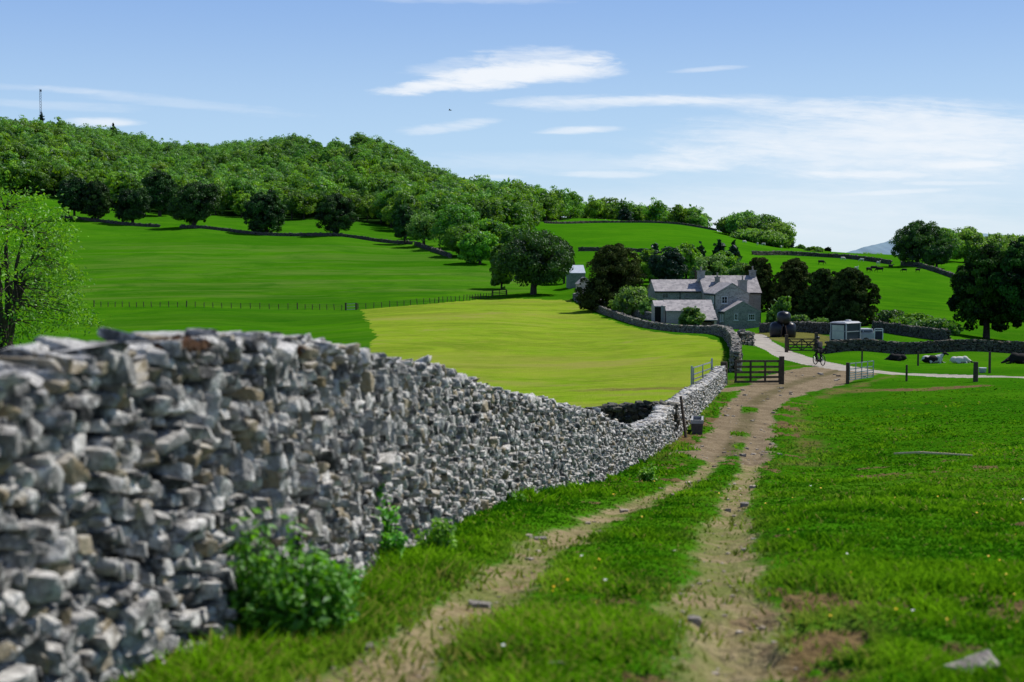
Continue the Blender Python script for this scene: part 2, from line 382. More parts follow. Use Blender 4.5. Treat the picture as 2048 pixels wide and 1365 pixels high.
# ------------------------------------------------------------------ the ground sheet, split into fields, track and lane along shared edges
az = np.concatenate([np.linspace(-1.15, -0.5, 26)[:-1], np.linspace(-0.5, 0.5, 620), np.linspace(0.5, 1.15, 26)[1:]])
dd = np.concatenate([np.exp(np.linspace(math.log(1.2), math.log(1100), 730)), np.exp(np.linspace(math.log(1130), math.log(30000), 34))])
AA, DD = np.meshgrid(az, dd); GX = np.sin(AA) * DD; GY = np.cos(AA) * DD
GZ = zt(GX, GY)
fo = sstep(6000, 30000, DD); GZ = GZ * (1 - fo) - 30 * fo
wob = (fbm(GX * 1.3, GY * 1.3, 5) - 0.5) * 0.9; wobf = (fbm(GX * 0.25, GY * 0.25, 9) - 0.5) * 5
near = 1 - sstep(40, 90, DD)
dl = seg_dist(GX, GY, RL) ; dr = seg_dist(GX, GY, RR)
dt = np.minimum(seg_dist(GX, GY, TW, TWw), np.minimum(seg_dist(GX, GY, SPUR, [0.5, 0.8, 0.5]), seg_dist(GX, GY, GATEW, [0.3, 0.6, 0.8])))
rw = 0.12 + 0.07 * (1 - sstep(8, 24, DD)) + 0.10 * vnoise(GX * 0.7, GY * 0.7, 3)
rut = np.minimum(dl - rw, dr - rw - 0.06)
lane_d = np.minimum(seg_dist(GX, GY, LANE, LANEw), seg_dist(GX, GY, LANE2, [1.5, 1.5, 1.5]))
yard_d = np.minimum(seg_dist(GX, GY, YARD, [2.5, 3.5, 4, 3, 1.0]), seg_dist(GX, GY, HAYTRK, [0.3, 0.9, 0.8, 0.6]))
A_rut = 1 - sstep(-0.28, 0.32, rut + wob * 0.42)
A_dirt = 1 - sstep(-0.35, 0.45, dt + wob * 0.8)
# worn grass islands in the middle of the broad track
twd = seg_dist(GX, GY, TW); A_mid = 1 - sstep(0.12, 0.5, np.abs(twd - 0.0) + 0.35 * (fbm(GX * 1.5, GY * 0.8, 180) - 0.5))
isl = sstep(0.2, 0.6, fbm(GX * 0.35 + 7, GY * 0.22, 31)) * (1 - sstep(0.2, 0.55, seg_dist(GX, GY, TW[:4]))) * 0.75
A_dirt = A_dirt * (1 - isl)
A_lane = 1 - sstep(-0.12, 0.12, lane_d + wob * 0.15)
A_worn = np.clip((1 - sstep(-0.8, 1.6, yard_d + wobf * 0.3)) + 0.9 * (1 - sstep(0.2, 2.2, np.abs(dt - 1.0) + 1.6 * fbm(GX * 0.5, GY * 0.5, 44))), 0, 1)
bank = seg_dist(GX, GY, pl([(1700,782),(1780,780),(1860,778),(1950,772)]), [0.9, 0.5, 0.9, 0.4])
A_worn = np.maximum(A_worn, 0.9 * (1 - sstep(-0.3, 1.0, bank + wob)))
hayin = in_poly(GX + wobf * 0.25, GY + wobf * 0.25, HAY)
A_hay = hayin.astype(float)
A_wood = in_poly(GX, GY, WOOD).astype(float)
A_far = sstep(250, 420, DD)
# scuffed hollow beside the right rut
SC = pl([(1560,1330),(1590,1240),(1640,1190)]); scuff = 1 - sstep(0.0, 0.45, seg_dist(GX, GY, SC, [0.15, 0.22, 0.12]) + wob * 0.6)
A_worn = np.maximum(A_worn, scuff * 0.6)
edge_r = seg_dist(GX, GY, [Vector((p.x + 0.42, p.y, 0)) for p in RR[:9]], [0.1] * 9)
sn = fbm(GX * 1.7 + 3, GY * 1.7, 140, 4)
A_soil = np.maximum(scuff * sstep(0.40, 0.52, fbm(GX * 3, GY * 3, 199)), sstep(0.52, 0.62, sn) * (1 - sstep(0.0, 0.55, edge_r)))
A_soil = np.maximum(A_soil, sstep(0.54, 0.63, sn) * (1 - sstep(0.1, 0.8, seg_dist(GX, GY, pl([(1600,1350),(1640,1230),(1720,1290)]), [0.3, 0.3, 0.2]))))
A_soil = np.maximum(A_soil, sstep(0.46, 0.56, fbm(GX * 0.9, GY * 0.9, 150)) * (1 - sstep(-0.2, 1.2, bank)))
A_soil = np.maximum(A_soil, 0.9 * sstep(0.62, 0.68, fbm(GX * 0.8 + 9, GY * 0.8, 160)) * (1 - sstep(25, 60, DD)) * (GX > 0.5))
A_soil = np.maximum(A_soil, sstep(0.55, 0.63, fbm(GX * 1.1, GY * 0.6, 170)) * (1 - sstep(0.2, 1.1, np.abs(dt - 0.4))) * (DD > 30) * (DD < 66))
GZ = GZ + near * (0.10 * (fbm(GX * 1.1, GY * 1.1, 2) - 0.5) + 0.05 * (fbm(GX * 5, GY * 5, 12, 3) - 0.5) * (1 - A_dirt))
GZ = GZ - 0.07 * A_rut * near - 0.07 * A_dirt * near - 0.05 * A_soil * near + 0.16 * A_soil * near * (fbm(GX * 4.2, GY * 4.2, 201, 3) - 0.45) - 0.05 * A_lane + near * 0.13 * A_worn * (fbm(GX * 2.2, GY * 2.2, 61, 3) - 0.5)
tus = sstep(0.58, 0.75, fbm(GX * 1.6, GY * 0.9, 77)) * (1 - A_dirt) * (1 - A_rut) * (1 - sstep(60, 75, DD))
GZ = GZ + 0.05 * tus

def ground_mat(name, mode='grass'):
    m, g = new_mat(name); P = g.pos()
    hay, dirt, rutm, lane, worn, wood, far, soil = (g.attr(k) for k in ('hay', 'dirt', 'rut', 'lane', 'worn', 'wood', 'far', 'soil'))
    sepx = g.n('ShaderNodeSeparateXYZ'); g.put(sepx.inputs[0], P)
    n0 = g.noise(P, 0.018, 4, 0.6); n1 = g.noise(P, 0.13, 4, 0.6); n2 = g.noise(P, 0.9, 5, 0.65); n3 = g.noise(P, 7.0, 4, 0.7); n4 = g.noise(P, 30.0, 3, 0.7)
    mp = g.n('ShaderNodeMapping'); g.put(mp.inputs[0], P); mp.inputs['Scale'].default_value = (0.02, 0.11, 0.11); mp.inputs['Rotation'].default_value = (0, 0, math.radians(4))
    ns = g.noise(mp.outputs[0], 1.0, 7, 0.72, 0.8)
    mp2 = g.n('ShaderNodeMapping'); g.put(mp2.inputs[0], P); mp2.inputs['Scale'].default_value = (0.25, 1.2, 1.0)
    nt_ = g.noise(mp2.outputs[0], 1.0, 5, 0.7)
    c = g.mix(g.rng(n1, 0.3, 0.7), (0.034, 0.148, 0.003), (0.060, 0.190, 0.004))
    c = g.mix(g.rng(n0, 0.35, 0.65), c, (0.026, 0.115, 0.003))
    c = g.mix(g.math('MULTIPLY', g.rng(nt_, 0.50, 0.72), 0.65), c, (0.013, 0.07, 0.004))
    c = g.mix(g.math('MULTIPLY', g.rng(n3, 0.45, 0.75), 0.5), c, (0.085, 0.19, 0.008))
    c = g.mix(g.math('MULTIPLY', g.rng(n2, 0.55, 0.8), g.math('SUBTRACT', 0.4, g.math('MULTIPLY', far, 0.3))), c, (0.13, 0.17, 0.02))
    # far fields: dry streaks lying along the slope
    farf = g.mix(g.rng(ns, 0.42, 0.62), c, (0.10, 0.165, 0.028)); farf = g.mix(g.rng(ns, 0.62, 0.72), farf, (0.15, 0.22, 0.05)); c = g.mix(g.math('MULTIPLY', g.attr('dry'), 0.6), c, farf)
    nfar = g.noise(P, 0.045, 7, 0.72, 1.0); c = g.mix(g.math('MULTIPLY', g.rng(nfar, 0.48, 0.66), 0.55), c, (0.014, 0.088, 0.003)); c = g.mix(g.math('MULTIPLY', g.rng(nfar, 0.34, 0.46, 1.0, 0.0), 0.35), c, (0.085, 0.19, 0.012))
    c = g.mix(far, c, g.mix(0.3, c, g.mix(g.rng(sepx.outputs[0], -10, 50), (0.044, 0.175, 0.004), (0.055, 0.21, 0.005))))
    # hay field
    hc = g.mix(g.rng(n1, 0.3, 0.7), (0.225, 0.325, 0.020), (0.170, 0.285, 0.015)); hc = g.mix(g.math('MULTIPLY', g.rng(nt_, 0.48, 0.75), 0.85), hc, (0.085, 0.14, 0.010))
    npat = g.noise(P, 0.055, 6, 0.68, 1.2); hc = g.mix(g.math('MULTIPLY', g.rng(npat, 0.46, 0.62), 0.55), hc, (0.105, 0.165, 0.014)); hc = g.mix(g.math('MULTIPLY', g.rng(n0, 0.50, 0.66), 0.6), hc, (0.25, 0.235, 0.05)); hc = g.mix(g.math('MULTIPLY', g.rng(npat, 0.36, 0.46, 1.0, 0.0), 0.45), hc, (0.27, 0.235, 0.075)); hc = g.mix(g.math('MULTIPLY', g.rng(n2, 0.45, 0.7), 0.5), hc, (0.27, 0.28, 0.05))
    c = g.mix(g.math('MULTIPLY', hay, g.rng(g.math('ADD', hay, g.math('SUBTRACT', n2, 0.5)), 0.2, 0.8)), c, hc)
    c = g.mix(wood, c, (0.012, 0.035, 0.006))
    wc = g.mix(g.rng(n2, 0.35, 0.65), (0.20, 0.17, 0.05), (0.12, 0.085, 0.04))
    c = g.mix(g.rng(g.math('ADD', worn, g.math('MULTIPLY', g.math('SUBTRACT', n2, 0.5), 1.2)), 0.45, 0.9, 0, 0.75), c, wc)
    c = g.mix(g.rng(g.math('ADD', soil, g.math('MULTIPLY', g.math('SUBTRACT', n3, 0.5), 0.8)), 0.35, 0.7, 0, 0.92), c, g.mix(g.rng(n3, 0.35, 0.65), (0.10, 0.062, 0.035), (0.19, 0.125, 0.065)))
    dc = g.mix(g.rng(n2, 0.3, 0.7), (0.25, 0.197, 0.125), (0.165, 0.127, 0.08)); dc = g.mix(g.rng(n3, 0.5, 0.75), dc, (0.34, 0.28, 0.20)); dc = g.mix(g.rng(n4, 0.55, 0.72), dc, (0.085, 0.062, 0.042))
    dc = g.mix(g.math('MULTIPLY', g.attr('mid'), g.rng(n2, 0.3, 0.6, 0.35, 0.9)), dc, (0.115, 0.10, 0.05))
    rc = g.mix(g.rng(n3, 0.35, 0.7), (0.215, 0.18, 0.09), (0.33, 0.265, 0.155)); rc = g.mix(g.rng(n2, 0.42, 0.62, 0, 0.75), rc, (0.125, 0.17, 0.035)); rc = g.mix(g.rng(g.noise(P, 2.6, 4, 0.6), 0.55, 0.68, 0, 0.8), rc, (0.20, 0.14, 0.085)); rc = g.mix(g.rng(n4, 0.6, 0.8), rc, (0.14, 0.11, 0.06))
    c = g.mix(g.rng(g.math('ADD', rutm, g.math('MULTIPLY', g.math('SUBTRACT', n3, 0.5), 0.9)), 0.35, 0.75), c, rc)
    c = g.mix(g.rng(g.math('ADD', dirt, g.math('MULTIPLY', g.math('SUBTRACT', n3, 0.5), 0.7)), 0.35, 0.7), c, dc)
    lc = g.mix(g.rng(n2, 0.3, 0.7), (0.42, 0.385, 0.335), (0.31, 0.285, 0.25)); lc = g.mix(g.math('MULTIPLY', g.rng(n3, 0.5, 0.8), 0.4), lc, (0.24, 0.22, 0.2))
    c = g.mix(g.rng(g.math('ADD', lane, g.math('MULTIPLY', g.math('SUBTRACT', n2, 0.5), 0.4)), 0.35, 0.65), c, lc)
    hgt = g.math('ADD', g.math('MULTIPLY', n3, 0.5), g.math('ADD', g.math('MULTIPLY', nt_, 1.4), g.math('MULTIPLY', n4, 0.2)))
    df = g.n('ShaderNodeBsdfDiffuse'); g.put(df.inputs[0], c); g.put(df.inputs['Normal'], g.bump(hgt, 0.8, 0.18)); g.out(df.outputs[0]); return m
GM = ground_mat('ground')
nr, nc = GX.shape
idx = np.arange(nr * nc).reshape(nr, nc)
Q = np.stack([idx[:-1, :-1], idx[:-1, 1:], idx[1:, 1:], idx[1:, :-1]], -1).reshape(-1, 4)
A_dry = sstep(280, 300, DD) * (1 - sstep(420, 470, DD)) * (1 - sstep(0.0, 0.03, AA)) + 0.25 * sstep(90, 120, DD) * (AA < -0.05)
att = dict(hay=A_hay, dirt=A_dirt, rut=A_rut * (1 - sstep(30, 42, DD) * 0.0), lane=A_lane, worn=A_worn, wood=A_wood, far=A_far, dry=A_dry, soil=A_soil, mid=A_mid)
GV = np.stack([GX, GY, GZ], -1).reshape(-1, 3)
fc = lambda a: a.reshape(-1)[Q].mean(1)
regn = np.zeros(len(Q), int)
regn[fc(DD) > 268] = 3
regn[(fc(AA) > 0.0) & (fc(DD) > 95)] = 4
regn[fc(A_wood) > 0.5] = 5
regn[fc(A_hay) > 0.5] = 1
regn[np.maximum(fc(A_dirt), fc(A_rut)) > 0.5] = 2
regn[fc(A_lane) > 0.5] = 6
NM = ['pasture', 'hay_field', 'dirt_track', 'hill_field', 'farm_field', 'wood_floor', 'farm_lane']
for k, nm in enumerate(NM):
    q = Q[regn == k]
    if not len(q): continue
    u, inv = np.unique(q, return_inverse=True)
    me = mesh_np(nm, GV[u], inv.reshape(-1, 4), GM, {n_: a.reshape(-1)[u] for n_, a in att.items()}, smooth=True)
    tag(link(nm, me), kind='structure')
# far hills, distance haze painted in as blue
def far_ridge(name, pts, Y, depth, mat):
    pxs = np.linspace(pts[0][0], pts[-1][0], 160); pys = np.interp(pxs, [p[0] for p in pts], [p[1] for p in pts])
    pys = pys + (fbm(pxs * 0.06, pxs * 0 + 3, 8) - 0.5) * 5
    rows = []
    for t, dy in ((0.0, -depth), (0.4, -depth * 0.6), (0.7, -depth * 0.25), (1.0, 0), (1.2, depth * 0.6)):
        z = (520 - pys) / FPX * Y; zz = -60 + (z + 60) * (t if t <= 1 else 0.5)
        rows.append(np.stack([(pxs - 1024) / FPX * (Y), np.full_like(pxs, Y + dy), zz + (fbm(pxs * 0.05, pxs * 0 + t * 9, 4) - 0.5) * 30 * (t < 1)], 1))
    V = np.concatenate(rows); n = len(pxs); i = np.arange(n - 1)
    F = np.concatenate([np.stack([r * n + i, r * n + i + 1, (r + 1) * n + i + 1, (r + 1) * n + i], 1) for r in range(len(rows) - 1)])
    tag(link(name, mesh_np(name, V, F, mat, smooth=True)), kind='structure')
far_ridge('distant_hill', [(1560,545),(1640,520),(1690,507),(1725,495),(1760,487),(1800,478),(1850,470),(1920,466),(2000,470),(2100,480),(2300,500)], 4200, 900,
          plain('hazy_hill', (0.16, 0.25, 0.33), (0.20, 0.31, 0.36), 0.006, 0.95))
# ------------------------------------------------------------------ trees
BARK = plain('bark', (0.075, 0.06, 0.045), (0.035, 0.028, 0.02), 3.0, 0.95, bump=0.4)
def rdirs(r, n):
    v = r.normal(size=(n, 3)); return v / np.linalg.norm(v, axis=1, keepdims=True)
def leaf_quads(P, N, size, r, aspect=0.62):
    n = len(P); t = np.cross(N, r.normal(size=(n, 3))); t /= np.linalg.norm(t, axis=1, keepdims=True) + 1e-9
    b = np.cross(N, t); s = size[:, None]
    bend = N * s * 0.22
    V = np.stack([P - t * s - bend * 0.5, P + b * s * aspect + bend * 0.3, P + t * s - bend * 0.5, P - b * s * aspect + bend * 0.3], 1).reshape(-1, 3)
    return V, np.arange(4 * n).reshape(n, 4)
def crown(seed, w, h, zc, ncl, nleaf, leaf, lump=0.3, shape='round', gap=0.0, flat=0.75, fill=0.6, rough=0.75):
    """leaf faces on the outside of many clumps; w width, h crown height, zc crown centre height. Returns V, F, tint"""
    r = np.random.default_rng(seed); R = np.array([w / 2, w / 2, h / 2])
    d = rdirs(r, ncl * 3)
    keep = d[:, 2] > -0.9; d = d[keep][:ncl]; ncl = len(d)
    lob = rdirs(r, 9); lr = r.uniform(-0.34, 0.26, 9)
    mod = 1 + ((np.clip(d @ lob.T, 0, 1) ** 3) * lr).sum(1)
    rad = r.uniform(0.55, 0.86, ncl) * mod
    if shape == 'cone':
        t = r.uniform(0, 1, ncl) ** 0.8; a = r.uniform(0, 2 * math.pi, ncl); rr = (1 - t) * r.uniform(0.55, 0.85, ncl) + 0.03
        C = np.stack([np.cos(a) * rr * R[0], np.sin(a) * rr * R[1], (t * 2 - 1) * R[2] * 0.97], 1)
        cr = (0.34 * (1 - t) + 0.09) * R[0] * r.uniform(0.8, 1.3, ncl)
    else:
        C = d * rad[:, None] * R
        if shape == 'yew':
            k = r.uniform(0, 1, ncl) ** 1.25; a = r.uniform(0, 2 * math.pi, ncl); q = r.uniform(0.45, 0.9, ncl) * np.sqrt(np.clip(1.02 - k ** 1.7, 0.02, 1)) * (1 + 0.22 * np.sin(a * 2 + seed) + 0.13 * np.sin(a * 5 + k * 6))
            C = np.stack([np.cos(a) * q * R[0], np.sin(a) * q * R[1], (k * 1.9 - 0.97) * R[2]], 1)
        cr = lump * R[0] * r.uniform(0.65, 1.3, ncl)
        if shape == 'yew': cr *= 0.85
    ct = r.uniform(0.15, 0.85, ncl)
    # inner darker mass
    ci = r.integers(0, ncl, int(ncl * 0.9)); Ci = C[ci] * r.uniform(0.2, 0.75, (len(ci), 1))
    nl = int(nleaf); cid = np.repeat(np.arange(ncl), nl)
    dl = rdirs(r, ncl * nl); out = C[cid] / (np.linalg.norm(C[cid], axis=1, keepdims=True) + 1e-6)
    dl = dl + out * 0.55 + np.array([0, 0, 0.28]); dl /= np.linalg.norm(dl, axis=1, keepdims=True)
    rr = cr[cid] * r.uniform(0.62, 1.12, len(cid)) * (1 + gap * r.uniform(-0.5, 0.7, len(cid)))
    P = C[cid] + dl * rr[:, None] * np.array([1, 1, flat])
    if shape == 'cone': P[:, 2] -= np.abs(dl[:, 0]) * cr[cid] * 0.3
    N = dl + rdirs(r, len(P)) * rough; N /= np.linalg.norm(N, axis=1, keepdims=True)
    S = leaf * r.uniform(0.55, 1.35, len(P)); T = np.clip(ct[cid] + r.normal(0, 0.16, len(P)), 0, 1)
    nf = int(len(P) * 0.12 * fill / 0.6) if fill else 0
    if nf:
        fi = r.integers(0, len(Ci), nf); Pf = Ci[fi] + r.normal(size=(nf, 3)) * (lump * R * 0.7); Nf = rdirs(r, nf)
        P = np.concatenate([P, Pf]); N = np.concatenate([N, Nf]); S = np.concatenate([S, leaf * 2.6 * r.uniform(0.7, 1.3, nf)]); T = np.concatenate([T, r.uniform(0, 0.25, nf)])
    P[:, 2] += zc
    V, F = leaf_quads(P, N, S, r)
    return V, F, np.repeat(T, 4), C + np.array([0, 0, zc])
def trunk_mb(C, r, rad, top, seed, nb=6):
    rg = np.random.default_rng(seed); mb = MB(); lean = rg.normal(0, 0.02, 2) * top
    mb.tube([(0, 0, -0.6), (0, 0, 0.0), (lean[0] * 0.3, lean[1] * 0.3, top * 0.35), (lean[0], lean[1], top)], [rad * 1.6, rad * 1.25, rad * 0.9, rad * 0.35], 9)
    for k in range(min(nb, len(C))):
        c = C[rg.integers(0, len(C))]; z0 = top * rg.uniform(0.25, 0.6); p0 = Vector((lean[0] * z0 / top, lean[1] * z0 / top, z0)); p2 = Vector(c) * 0.9 + Vector((0, 0, 0.1 * z0))
        p1 = (p0 + p2) / 2 + Vector((0, 0, -0.05 * top))
        mb.tube([p0, p1, p2], [rad * 0.5, rad * 0.32, rad * 0.08], 6)
    return mb
def make_tree(name, loc, h, w, mat, label, cat='tree', group=None, seed=0, ncl=60, nleaf=60, leaf=0.3, lump=0.3, shape='round', bole=0.14, gap=0.1, trunk_r=None, parts=('crown', 'trunk'), flat=0.75, nb=7):
    t = empty(name, loc, random.uniform(0, 6.28)); tag(t, label, cat, group)
    ch = h * (1 - bole); zc = h * bole + ch / 2
    V, F, T, C = crown(seed, w, ch, zc, ncl, nleaf, leaf, lump, shape, gap, flat)
    z0 = V[:, 2].max(); V[:, 2] *= h / z0; V[:, 2] = np.where(V[:, 2] < h * bole, h * bole + (V[:, 2] - h * bole) * 0.3, V[:, 2])
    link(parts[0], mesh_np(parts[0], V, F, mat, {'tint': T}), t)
    trunk_mb(C, 0, trunk_r or w * 0.035, h * 0.7, seed + 5, nb).build(parts[1], BARK, t, smooth=True)
    return t
def h_from(loc, top): return max(0.6, (py_of(loc) - top) / FPX * loc[1])
M_park = foliage('park_leaves', (0.006, 0.022, 0.006), (0.045, 0.13, 0.020), 0.15, 0.0, 0.3, 0.018)
M_syc = foliage('sycamore_leaves', (0.008, 0.034, 0.004), (0.060, 0.165, 0.011), 0.25)
M_syc2 = foliage('dark_sycamore_leaves', (0.003, 0.012, 0.003), (0.034, 0.115, 0.008), 0.14, 0.0, 0.3, 0.012)  # darker leaf colour for the big trees on the right
M_wood = foliage('wood_leaves', (0.024, 0.088, 0.005), (0.235, 0.47, 0.020), 0.40, 0.0, 0.8)
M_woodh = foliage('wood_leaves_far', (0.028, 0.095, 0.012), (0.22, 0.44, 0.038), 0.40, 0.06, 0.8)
M_bright = foliage('bright_leaves', (0.026, 0.10, 0.006), (0.14, 0.33, 0.016), 0.38)
M_yew = foliage('yew_leaves', (0.014, 0.028, 0.005), (0.080, 0.115, 0.026), 0.12, 0.0, 0.3, 0.006)
M_con = foliage('conifer_needles', (0.008, 0.03, 0.014), (0.026, 0.08, 0.03), 0.15)
M_ash = foliage('ash_leaves', (0.05, 0.15, 0.005), (0.20, 0.42, 0.014), 0.45)
M_laurel = foliage('shrub_leaves', (0.03, 0.095, 0.012), (0.21, 0.40, 0.07), 0.38)

TR = [ # px, Y, top py, width px, look, label
 (152,512,354,66,'park','dark round parkland tree furthest left on the field wall, touching its neighbour'),
 (199,510,359,60,'park','dark parkland tree with its crown merging into the leftmost wall-line tree'),
 (268,506,373,80,'park','broad low dark tree standing alone by the gap in the long field wall'),
 (390,489,362,98,'park','dark tree with a lopsided crown bulging to one side by the field wall'),
 (535,478,378,84,'park','tall oval dark tree between the lopsided tree and the last dark park tree'),
 (674,470,386,86,'park','dark park tree with grey-lit flank near the end of the field wall'),
 (810,448,410,54,'syc','small dark tree at the lower end of the field wall beside a pale ash'),
 (322,560,340,88,'park','dark tree at the foot of the wood behind the gap between park trees'),
 (1067,284,459,170,'syc','great spreading sycamore standing alone at the head of the yellow hay field'),
 (1003,305,487,54,'bright','light green bushy tree tucked behind the great sycamore'),
 (1128,325,480,52,'syc','dark tree showing behind the shoulder of the great sycamore'),
 (848,436,420,80,'ashy','pale feathery tree at the corner of the wall beneath the wood'),
 (912,424,404,100,'bright','bright green tree on the corner where the wood comes down the slope'),
 (985,400,436,92,'wood','rounded tree at the lower tip of the wood above the sycamore'),
 (925,396,446,92,'bright','leafy tree at the lower tip of the wood casting shade on the meadow'),
 (960,374,458,80,'wood','dense green tree right behind and above the great sycamore'),
 (1035,392,448,76,'bright','green tree on the near edge of the wood above the sycamore crown'),
 (1300,286,498,62,'wood','dark green tree behind the long barn, nearest the big yew'),
 (1338,276,492,70,'con_round','dark tree behind the middle of the long barn'),
 (1372,300,484,62,'wood','tall dark leafy tree behind the long barn and the left chimney'),
 (1412,252,508,90,'ashy2','grey-green leafy tree just behind the farmhouse roof'),
 (1444,282,500,74,'wood','dark tree behind the farmhouse ridge'),
 (1486,262,514,64,'ashy2','light bushy tree behind the right chimney of the farmhouse'),
 (1252,318,498,56,'wood','small tree behind the crown of the big yew'),
 (1518,232,514,84,'yew','dark yew beside the right gable of the farmhouse'),
 (1588,206,515,112,'yew','rounded dark yew in the garden behind the black bales'),
 (1648,196,536,104,'yew','dark yew in the middle of the garden row'),
 (1702,178,534,124,'yew','wide ragged yew with bare twigs behind the horse trailer'),
 (1228,224,486,158,'yew','large dark brownish yew over the stone shed and lane bend'),
 (1462,590,430,70,'hillc','leafy tree at the left end of the clump on the hill crest'),
 (1487,582,420,86,'hillc','tallest tree in the clump on the hill crest'),
 (1522,574,428,94,'hillc','rounded tree in the middle of the clump on the hill crest'),
 (1553,566,441,74,'hillc','tree at the lower right end of the clump on the hill crest'),
 (1500,562,456,84,'hillc','low leafy tree at the front of the clump on the hill crest'),
 (1538,554,458,76,'hillc','low tree at the front right of the clump on the hill crest'),
 (1834,420,440,100,'syc','tall dark tree at the near end of the right hand wood'),
 (1872,408,478,60,'syc','lower dark tree beside the tall tree of the right hand wood'),
 (1884,452,455,76,'woodr','green tree behind the tall dark tree of the right hand wood'),
 (1930,462,452,84,'woodr','rounded tree in the middle of the right hand wood'),
 (1972,470,464,70,'woodr','tree of the right hand wood rising behind the big foreground trees'),
 (2030,480,466,90,'woodr','tree of the right hand wood cut by the picture edge'),
 (1974,164,488,172,'park2','massive dark tree with drooping boughs above the lane wall'),
 (2062,160,474,190,'park2','massive dark tree cut off by the right picture edge'),
 (1563,172,591,38,'young','slender young bright green tree in front of the garden yew'),
]
LOOK = dict(park=(M_park,'dome',150,120,0.30,0.19,0.0), syc=(M_syc,'dome',170,120,0.24,0.19,0.0), bright=(M_bright,'round',110,80,0.32,0.25,0.0), wood=(M_wood,'round',110,80,0.32,0.25,0.0),
 ashy=(M_laurel,'round',90,40,0.28,0.24,0.03), ashy2=(M_laurel,'round',110,80,0.22,0.25,0.0), con_round=(M_con,'round',110,90,0.22,0.25,0.0), yew=(M_yew,'yew',300,120,0.15,0.14,0.0),
 hillc=(M_woodh,'round',90,60,0.45,0.28,0.0), woodr=(M_woodh,'round',110,80,0.36,0.25,0.0), park2=(M_syc2,'dome',260,170,0.16,0.14,0.0), young=(M_bright,'round',44,26,0.12,0.28,0.2))
for i, (px, Y, top, wpx, lk, lab) in enumerate(TR):
    loc = foot(px, Y); h = h_from(loc, top); w = wpx / FPX * Y
    m, shp, ncl, nl, lf, lump, bole = LOOK[lk]
    nm = {'yew': 'yew_tree', 'syc': 'sycamore_tree' if 'sycamore standing' in lab else 'broadleaf_tree'}.get(lk, 'broadleaf_tree')
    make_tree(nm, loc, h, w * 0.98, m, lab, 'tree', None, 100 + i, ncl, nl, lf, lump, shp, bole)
for i, (px, Y, top, wpx, lab) in enumerate([(1310,300,484,36,'pointed dark conifer behind the long barn, nearest the big yew'),(1287,316,500,34,'low dark conifer half hidden behind the big yew'),(1438,312,478,34,'left one of two pointed spruces above the farmhouse ridge'),
        (1466,310,479,38,'right one of two pointed spruces above the farmhouse ridge'),(1400,330,482,30,'narrow spruce tip above the trees behind the farmhouse'),(1576,572,468,18,'narrow dark conifer at the right end of the crest clump'),
        (90,1085,226,22,'dark pine beside the foot of the mast'),(232,1070,246,20,'lone pine breaking the skyline of the wood'),(124,1085,234,22,'pointed pine on the skyline right of the mast'),(1640,640,494,11,'tiny spruce on the far skyline left of the blue hill'),(1655,640,493,10,'tiny spruce on the far skyline, nearest the blue hill'),(1250,770,414,34,'dark spruce among the distant wood over the upper pasture')]):
    loc = foot(px, Y)
    if Y > 500 and Y < 700 and px > 1600: loc = at(px, 506, Y)
    h = h_from(loc, top)
    make_tree('conifer_tree', loc, h, wpx / FPX * Y, M_con, lab, 'conifer', None, 300 + i, 70, 22, 0.32 if Y < 400 else 0.6, 0.3, 'cone', 0.05, trunk_r=0.25)
# shrubs
SH = [(1264,206,570,88,M_laurel,'rounded pale green bush in front of the big yew by the lane'),(1300,200,592,40,M_laurel,'pale flowering bush against the long barn corner'),(1381,184,612,54,M_laurel,'leafy bush growing against the front of the low barn'),
 (1786,172,618,76,M_syc,'dark green shrub at the left end of the field hedge'),(1822,166,624,84,M_bright,'bright green shrub in the middle of the field hedge'),(1868,160,634,92,M_laurel,'sprawling pale shrub at the right end of the field hedge'),(1902,158,642,56,M_bright,'low shrub where the field hedge meets the big dark trees'),
 (1628,570,492,44,M_woodh,'low bush on the far ridge by the upper field wall'),(1735,600,504,70,M_woodh,'low thicket on the skyline below the blue hill'),(1545,178,606,22,M_laurel,'small white flowering bush by the farmhouse garden'),
 (1600,176,628,46,M_laurel,'clipped low garden bush beyond the bales'),(1640,172,634,40,M_laurel,'clipped low garden bush nearest the horse trailer'),(1600,612,488,30,M_woodh,'bush on the skyline just beyond the crest clump')]
for i, (px, Y, top, wpx, m, lab) in enumerate(SH):
    loc = foot(px, Y)
    if Y >= 570: loc = at(px, 512 if px < 1700 else 522, Y)
    h = h_from(loc, top)
    make_tree('shrub', loc, h, wpx / FPX * Y * 0.95, m, lab, 'shrub', None, 400 + i, 46, 55, 0.2 if Y < 300 else 0.45, 0.3, 'dome', 0.02, trunk_r=0.06, parts=('foliage', 'stem'))

# the hillside wood: shared tree meshes, the nearest as single trees, the rest one mass
protos = []
for k in range(9):
    m = (M_wood, M_bright, M_wood)[k % 3]
    V, F, T, C = crown(700 + k, 10.5 + (k % 3), 11.5 + (k % 4) * 0.8, 7.2, 50, 46, 0.34, 0.26, 'round', 0.0, rough=0.42)
    tb = trunk_mb(C, 0, 0.32, 9, 800 + k, 4)
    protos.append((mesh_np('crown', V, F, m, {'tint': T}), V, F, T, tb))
tr_me = []
for k, p in enumerate(protos):
    o = p[4].build('trunk', BARK, None, smooth=True); tr_me.append(o.data); bpy.data.objects.remove(o)
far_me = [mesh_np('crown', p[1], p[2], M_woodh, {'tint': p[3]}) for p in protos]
r = np.random.default_rng(21)
pts = []
wx0, wx1 = min(p[0] for p in WOOD), max(p[0] for p in WOOD)
for Yc in np.arange(470, 1230, 9.0):
    sp = 9.0 if Yc < 800 else 10.0
    for xc in np.arange(-0.44 * Yc, 0.155 * Yc, sp):
        pts.append((xc + r.uniform(-4, 4), Yc + r.uniform(-4, 4)))
